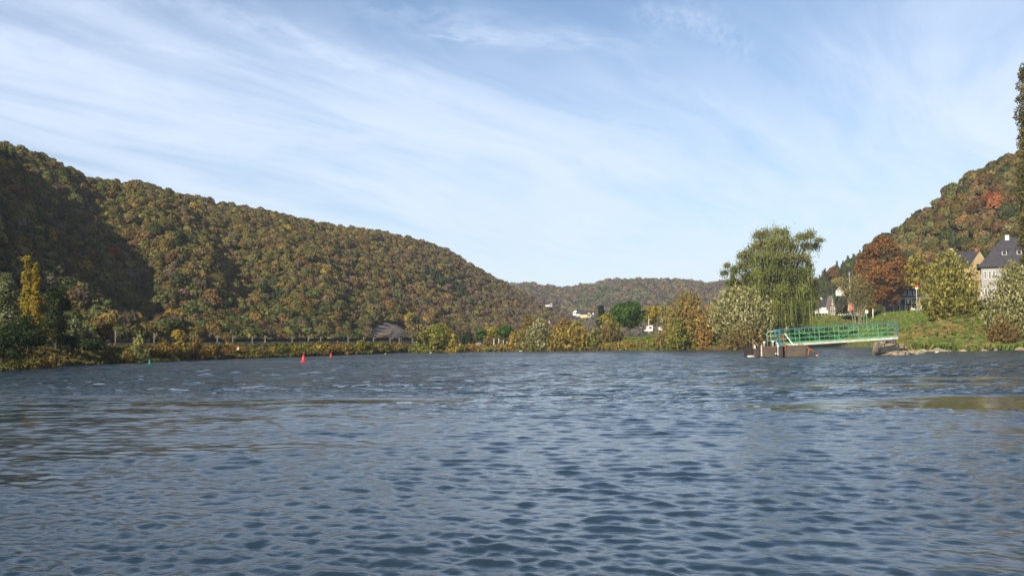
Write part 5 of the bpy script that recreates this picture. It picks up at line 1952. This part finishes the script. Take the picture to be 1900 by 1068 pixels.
MB().lathe([(.05, 14 * k), (.42, 16 * k), (.55, 20 * k), (.60, 23 * k)], 12, (27 * k, -1.45, 0)).build('hanging_planter', M_WHITE, h3, True)

# half timbered gabled house and its neighbours left of the young tree
Yd = 372
k = Yd / HF
p_ = P(1538.5, 587, Yd)
p_.z = zpx(1538.5, 590, Yd)
M_TIMB = mat('cream_plaster', (.62, .56, .44), .9, var=.1)
M_OLDR = mat('weathered_tile_roof', (.30, .25, .19), .9, col2=(.19, .15, .12), vscale=1.5, bump=.5)
h4 = thing('half_timbered_house', 'half timbered gabled house with a steep weathered brown roof', 'house', p_, R(14))
Wg = 14 * k
Lr = 34 * k
a_ = R(62)
hx, hy = math.cos(a_), math.sin(a_)
hw4, hr4 = 14 * k, 27 * k
# gable faces the viewer; the house runs off to the right and back


def rot_(x, y):
    return (x, y)


MB().poly([(0, 0, -1), (Wg, 0, -1), (Wg, 0, hw4), (Wg / 2, 0, hw4 + hr4), (0, 0, hw4), (Lr, 9, -1), (Lr - Wg, 9, -1), (Lr, 9, hw4), (Lr - Wg / 2, 9, hw4 + hr4), (Lr - Wg, 9, hw4)],
          [(0, 1, 2, 3, 4), (1, 5, 7, 2), (5, 6, 9, 8, 7), (6, 0, 4, 9), (0, 6, 5, 1)]).build('wall', M_TIMB, h4)
v = [(-.4, -.35, hw4 - .8), (Wg / 2, -.35, hw4 + hr4 + .05), (Wg + .4, -.35, hw4 - .8), (Lr - Wg - .4, 9.3, hw4 - .8), (Lr - Wg / 2, 9.3, hw4 + hr4 + .05), (Lr + .4, 9.3, hw4 - .8)]
v2 = [(x, y, z_ + .28) for x, y, z_ in v]
MB().poly(v + v2, [(0, 1, 4, 3), (1, 2, 5, 4), (6, 9, 10, 7), (7, 10, 11, 8), (0, 6, 7, 1), (1, 7, 8, 2), (3, 4, 10, 9), (4, 5, 11, 10), (0, 3, 9, 6), (2, 8, 11, 5)]).build('roof', M_OLDR, h4)
s_ = MB()
for z_ in (hw4 * .35, hw4, hw4 + hr4 * .33, hw4 + hr4 * .62):
    half = Wg / 2 if z_ <= hw4 else Wg / 2 * (1 - (z_ - hw4) / hr4)
    s_.box(Wg / 2 - half, Wg / 2 + half, -.09, -.005, z_ - .10, z_ + .10)
for x in (.12, Wg * .33, Wg * .66, Wg - .12):
    top_ = hw4 + hr4 * (1 - abs(x - Wg / 2) / (Wg / 2)) - .1
    s_.box(x - .08, x + .08, -.07, -.008, -.3, top_)
s_.bar((.2, -.06, hw4 * .4), (Wg * .33, -.06, hw4 * .95), .12, .05).bar((Wg - .2, -.06, hw4 * .4), (Wg * .66, -.06, hw4 * .95), .12, .05)
s_.build('timber_frame', M_WOODD, h4)
for x in (Wg * .5,):
    window(h4, x, -.0, hw4 + .35, .7, 1.1)
    window(h4, x, -.0, hw4 * .5, .8, 1.1)

p_ = P(1518, 570, Yd + 8)
p_.z = zpx(1518, 590, Yd + 8)
h5, _r5 = gable_house('slate_house', 'dark slate hung house behind the white terrace', p_, R(10), 5.6, 7, 18 * k, 18 * k, M_DKWALL, M_SLATE, over=.3)
window(h5, 1.4, 0, 13 * k, .6, 1.2)
window(h5, 4.2, 0, 14 * k, .7, 1.3)
p_ = P(1513, 582, Yd - 8)
p_.z = zpx(1513, 588, Yd - 8)
tr_ = thing('terrace_pavilion', 'white flat roofed terrace pavilion left of the half timbered house', 'pavilion', p_, R(4))
MB().box(0, 24 * k, 0, 4, 6.5 * k, 12.5 * k).build('parapet', M_WHITE, tr_, bevel=.03)
MB().box(14 * k, 23 * k, 1.2, 4, 12.52 * k, 17.5 * k).build('upper_block', M_WHITE, tr_, bevel=.03)
MB().box(.3, 24 * k - .3, .8, 3.9, -1, 6.48 * k).build('wall', M_DKWALL, tr_)
for x in (.4, 6, 12, 17.5, 23):
    MB().box(x * k, x * k + .18, .2, .4, -1, 6.48 * k).build('post', M_WHITE, tr_)
p_ = P(1515, 587, Yd - 14)
p_.z = zpx(1515, 590.5, Yd - 14)
M_CREAM = mat('cream_wall', (.72, .60, .34), .9, var=.1)
o = MB().box(0, 20 * k, 0, .3, -.6, 3.2 * k).build('garden_wall', M_CREAM)
o.location = p_
tag(o, 'low yellowish garden wall below the white terrace pavilion', 'wall')
p_ = P(1538, 586, Yd - 12)
p_.z = zpx(1538, 589.5, Yd - 12)
o = MB().box(0, 14 * k, 0, .3, -.6, 5.8 * k).build('garden_wall', M_CREAM)
o.location = p_
tag(o, 'taller cream garden wall in front of the half timbered house', 'wall')
fe = thing('picket_fence', 'white leaning fence posts right of the cream garden wall', 'fence', (0, 0, 0))
fp = P(1555, 586, Yd - 14)
fp.z = zpx(1555, 589, Yd - 14)
fe.location = fp
for i in range(6):
    MB().bar((i * 3.2 * k, 0, -.3), (i * 3.2 * k + .25, 0, 7 * k), .16, .12).build('fence_post', M_WHITE, fe)
MB().bar((0, .02, 5 * k), (17 * k, .02, 5 * k), .06, .08).build('fence_rail', M_WSTEEL, fe)
# small white houses higher up behind
p_ = P(1556, 541, 392)
p_.x += 2.2
h6, _r = gable_house('white_house', 'small white gabled house high behind the half timbered house', p_, R(62), 4, 3.2, .4, 1.9, M_WHITE, M_SLATE, over=.2)
p_ = P(1527, 556, 388)
h7, _r = gable_house('white_house', 'tiny white gable between willow and slate hung house', p_, R(70), 4, 3.6, .4, 1.6, M_WHITE, M_SLATE, over=.2)


# parasols, signs, lamp posts, stele
def parasol(px, Y, ytop, col, label, closed=True, w_=5):
    p_ = GP3(px, Y)
    h_ = zpx(px, ytop, Y) - p_.z
    k = Y / HF
    o = thing('parasol', label, 'parasol', p_)
    mm = mat('parasol_cloth', col, .8)
    if closed:
        MB().lathe([(w_ * .22 * k, h_ * .35), (w_ * .5 * k, h_ * .45), (w_ * .38 * k, h_ * .75), (.03, h_)], 10).build('canopy', mm, o)
    else:
        MB().lathe([(w_ * .5 * k, h_ * .72), (w_ * .3 * k, h_ * .88), (.03, h_)], 10).build('canopy', mm, o)
    MB().tube([(0, 0, 0), (0, 0, h_ * .95)], .05, 6).build('pole', M_WHITE, o)


parasol(1580, 352, 559, (.55, .16, .11), 'closed red parasol behind the stems of the young tree', True, 8)
parasol(1576, 356, 562, (.55, .30, .14), 'closed orange parasol left of the closed red parasol', True, 6)
parasol(1692, 322, 569, (.60, .36, .08), 'closed ochre parasol in front of the guesthouse pillars', True, 6)


def sign_post(px, Y, ytop, ybot, shape, w_, h_, m, label, mp_=None, name='sign_post', cat='sign'):
    p_ = GP3(px, Y)
    z1_ = zpx(px, ytop, Y) - p_.z
    k = Y / HF
    o = thing(name, label, cat, p_)
    MB().tube([(0, .06, -.2), (0, .06, z1_ - .1)], .045 + k * .25, 8).build('pole', mp_ or M_POLE, o, True)
    w2, h2_ = w_ * k, h_ * k
    if shape == 'rect':
        MB().box(-w2 / 2, w2 / 2, -.04, .0, z1_ - h2_, z1_).build('plate', m, o, bevel=.01)
    elif shape == 'disc':
        n_ = 20
        vs = [(math.cos(6.28318 * i_ / n_) * w2 / 2, yy, z1_ - h2_ / 2 + math.sin(6.28318 * i_ / n_) * h2_ / 2) for yy in (-.04, 0) for i_ in range(n_)]
        MB().poly(vs, [tuple(range(n_)), tuple(range(n_, 2 * n_))[::-1]] + [(i_, (i_ + 1) % n_, n_ + (i_ + 1) % n_, n_ + i_) for i_ in range(n_)]).build('plate', m, o)
    return o


M_TEALP = mat('teal_pole', (.22, .40, .34), .6)
s_ = sign_post(1609, 300, 575, 610, 'rect', 5, 6, M_WHITE, 'white sign plate on a pale teal pole behind the gangway', M_TEALP)
# yellow and white marker under the willow
p_ = GP3(1461, 262)
p_.z = zpx(1461, 612.5, 262)
o = thing('navigation_marker', 'yellow and white cone shaped marker behind the left end of the gangway', 'marker', p_)
k = 262 / HF
MB().lathe([(3.1 * k, 0), (2.6 * k, 3.0 * k), (1.6 * k, 4.0 * k)], 14).build('base', mat('yellow_paint', (.65, .42, .04), .6), o, True)
MB().lathe([(1.6 * k, 4.0 * k), (1.1 * k, 6.0 * k), (.3 * k, 8.0 * k)], 14).build('cap', M_WHITE, o, True)
# stele
p_ = GP3(1643, 300)
p_.z = gz(1643, 300) - .2
k = 300 / HF
zz = zpx(1643, 581, 300) - p_.z
o = MB().poly([(x * k, y, z_ * zz) for y in (0, .5) for x, z_ in ((-2.8, 0), (-2.8, .7), (-1.8, .92), (-.8, 1.0), (.6, .96), (2.6, .6), (3.0, 0))],
              [tuple(range(7)), tuple(range(7, 14))[::-1]] + [(i_, (i_ + 1) % 7, 7 + (i_ + 1) % 7, 7 + i_) for i_ in range(7)]).build('standing_stone', M_STONEP)
o.location = p_
tag(o, 'tall pointed standing stone on the lawn under the copper red tree', 'standing stone')
# red and white river sign, blue sign
o = sign_post(1702, 248, 527, 575, 'disc', 7, 6, mat('red_sign', (.60, .09, .04), .5), 'red sign with a white lower plate among the birch leaves', M_WSTEEL)
k = 248 / HF
zz = zpx(1702, 533, 248) - o.location.z
MB().box(-2.8 * k, 2.8 * k, -.05, -.01, zz - 3.0 * k, zz - .2 * k).build('lower_plate', M_WHITE, o)
sign_post(1714, 262, 552, 575, 'rect', 6, 3.5, mat('blue_sign', (.12, .25, .60), .5), 'small blue plate on a pale post right of the birch trunk', M_WSTEEL)
for i, (px_, Y_, yt_, lab) in enumerate(((1725, 300, 553, 'white post right of the small blue plate'), (1709, 290, 566, 'short white post behind the birch trunk'), (1620, 318, 572, 'white post below the small vivid yellow tree'))):
    p_ = GP3(px_, Y_)
    o = MB().tube([(0, 0, -.2), (0, 0, zpx(px_, yt_, Y_) - p_.z)], .16, 8).build('white_post', M_WHITE, None, True)
    o.location = p_
    tag(o, lab, 'post')
# bench on the lawn by the birch
p_ = GP3(1701, 268)
p_.z = zpx(1701, 580, 268)
o = thing('litter_bin', 'grey litter bin on legs beside the birch on the lawn', 'bin', p_)
MB().box(-.35, .35, -.3, .3, .35, 1.2).build('body', M_CONC, o, bevel=.04)
for x in (-.28, .28):
    MB().box(x - .04, x + .04, -.05, .05, -.2, .35).build('leg', M_WSTEEL, o)
bench(1695, 266, 7, 'low dark bench left of the grey litter bin')
# lamp post of the promenade
sign_post(1578, 345, 505, 590, 'rect', 1.2, 1.2, M_WSTEEL, 'tall pale pole rising through the young tree', M_WSTEEL, 'lamp_post', 'lamp post')
for i, (px_, Y_, yt_) in enumerate(((1204, 318, 586), (1228, 318, 590))):
    p_ = GP3(px_, Y_)
    o = MB().tube([(0, 0, -.2), (0, 0, zpx(px_, yt_, Y_) - p_.z)], .12, 8).build('white_post', M_WSTEEL, None, True)
    o.location = p_
    tag(o, ['tall pale post between the round green tree and the golden tree', 'pale post behind the small white caravan'][i], 'post')

# ---- village far up the valley
far_h = [(1067.5, 574.5, 583.5, 9, 620, -.3, 'leftmost white village house with a gabled roof below the far ridge', 'white'),
         (1081, 576, 585, 10, 610, .25, 'wide white village house second from the left below the far ridge', 'white'),
         (1093, 577, 587.5, 8, 600, .5, 'pale yellow village house right of the wide white one', 'yellow'),
         (1100.5, 578, 587, 3.5, 605, .1, 'narrow white village house rightmost of the row', 'white'),
         (1022.5, 561, 567, 5.5, 655, .4, 'lone white house beside the vineyard strip on the slope', 'white'),
         (1172, 525, 531, 5, 1470, .2, 'tiny white house on top of the far ridge', 'white')]
M_YEL = mat('pale_yellow_render', (.66, .58, .32), .9)
for (px_, yt_, yb_, wp, Y_, rz_, lab, c_) in far_h:
    k = Y_ / HF
    W_ = wp * k
    p_ = P(px_ - wp / 2, yb_, Y_)
    hh_ = (yb_ - yt_) * k
    o = thing('village_house', lab, 'house', p_, rz_)
    mw = M_YEL if c_ == 'yellow' else M_WHITE
    MB().poly([(0, 0, -.5), (W_, 0, -.5), (W_, 7, -.5), (0, 7, -.5), (0, 0, hh_ * .55), (W_, 0, hh_ * .55), (W_, 7, hh_ * .55), (0, 7, hh_ * .55), (W_ / 2, 0, hh_), (W_ / 2, 7, hh_)],
              [(0, 1, 5, 8, 4), (1, 2, 6, 5), (2, 3, 7, 9, 6), (3, 0, 4, 7)]).build('wall', mw, o)
    v = []
    for zo in (.05, .5):
        v += [(-.4, -.3, hh_ * .48 + zo), (W_ / 2, -.3, hh_ + zo), (W_ + .4, -.3, hh_ * .48 + zo), (-.4, 7.3, hh_ * .48 + zo), (W_ / 2, 7.3, hh_ + zo), (W_ + .4, 7.3, hh_ * .48 + zo)]
    MB().poly(v, [(0, 1, 4, 3), (1, 2, 5, 4), (6, 9, 10, 7), (7, 10, 11, 8), (0, 6, 7, 1), (1, 7, 8, 2), (3, 4, 10, 9), (4, 5, 11, 10), (0, 3, 9, 6), (2, 8, 11, 5)]).build('roof', M_SLATE, o)
    for x in (.3, .7):
        MB().box(W_ * x - .35, W_ * x + .35, -.08, -.005, hh_ * .2, hh_ * .42).build('window', M_DARKW, o)

# ---- vineyard strip on the slope
r = np.random.default_rng(31)
n = 5200
pxs = 983 + 92 * r.random(n)
off = np.round((r.random(n) - .5) * 10) + r.normal(size=n) * .25
pys = 558 + (pxs - 985) * .44 + off
Q, Cc = [], []
us = np.zeros(n)
lo, hi = np.zeros(n), np.full(n, 1.0)
for _ in range(24):
    md = (lo + hi) / 2
    X, Y, Zt = hill_point(HLT, pxs, md, 'L')
    y_ = img_y(pxs, Y, Zt)
    lo = np.where(y_ > pys, md, lo)
    hi = np.where(y_ > pys, hi, md)
X, Y, Zt = hill_point(HLT, pxs, (lo + hi) / 2, 'L')
c0_ = np.stack([X, Y, Zt + .5], 1)
nr = norm(r.normal(size=(n, 3)) + np.array([0, -.6, .8]))
q = leaf_quads(c0_, nr, np.full(n, .75), np.full(n, .6), None, r)
cv_ = np.where((np.round(off) % 3 == 0)[:, None], np.array([.30, .26, .05]), np.array([.14, .16, .035])) * (1 + r.normal(size=(n, 1)) * .15)
me = mesh_np('vineyard', q.reshape(-1, 3), np.arange(n * 4).reshape(-1, 4), tint=np.clip(cv_, .01, .6))
o = add('vineyard', me, M_FAR)
tag(o, 'yellow green vineyard strip slanting down the far end of the left hillside', 'vineyard', kind='stuff')

# ---- bare rock face above the railway
n_c, n_r = 60, 34
vs = []
for j in range(n_r):
    for i in range(n_c):
        px_ = 664 + 112 * i / (n_c - 1)
        v_ = j / (n_r - 1)
        ytop_ = 572 + abs(px_ - 715) * .34
        lo_, hi_ = 0.0, 1.0
        u_ = v_ * float(np.interp(px_, [664, 690, 725, 750, 776], [.06, .17, .20, .14, .04]))
        X_, Y_, Z_ = hill_point(HLT, np.array([px_]), np.array([u_]), 'L')
        X_, Y_, Z_ = float(X_[0]), float(Y_[0]), float(Z_[0])
        yf_ = float(interp(HLT, px_, 1))
        f_ = math.sin(math.pi * i / (n_c - 1)) * math.sin(math.pi * min(1, v_ * 1.02)) ** .5
        d_ = 1.3 * f_
        cr = float(fnoise(np.array([X_ * 1.0]), np.array([Z_ * .6 + 30]), 4, 4)[0]) * 4.5 * f_
        vs.append((X_ + (d_ + cr) * .7, Y_ - (d_ + cr) * .7, Z_ + .5 * f_ - .35))
me = mesh_np('cliff', vs, grid_faces(n_r, n_c), smooth_shade=False)
o = add('cliff', me, mat('slate_rock', (.24, .19, .15), .95, spec=.1, col2=(.15, .12, .09), vscale=.35, bump=1.0))
tag(o, 'bare grey brown rock face above the railway in the left hillside', 'cliff')

# ---- haze
hz_ = MB().box(-2300, 2300, -60, 2100, -4.5, 200).build('haze', None if False else bpy.data.materials.new('air'))
hm = bpy.data.materials['air']
hm.use_nodes = True
t = NT(hm.node_tree)
t.n.remove(t.n['Principled BSDF'])
pv = t.new('ShaderNodeVolumePrincipled')
pv.inputs['Color'].default_value = (.78, .84, 1.0, 1)
pv.inputs['Density'].default_value = HAZE_DENSITY
t.t.links.new(pv.outputs[0], t.n['Material Output'].inputs['Volume'])
tag(hz_, None, None, kind='stuff')
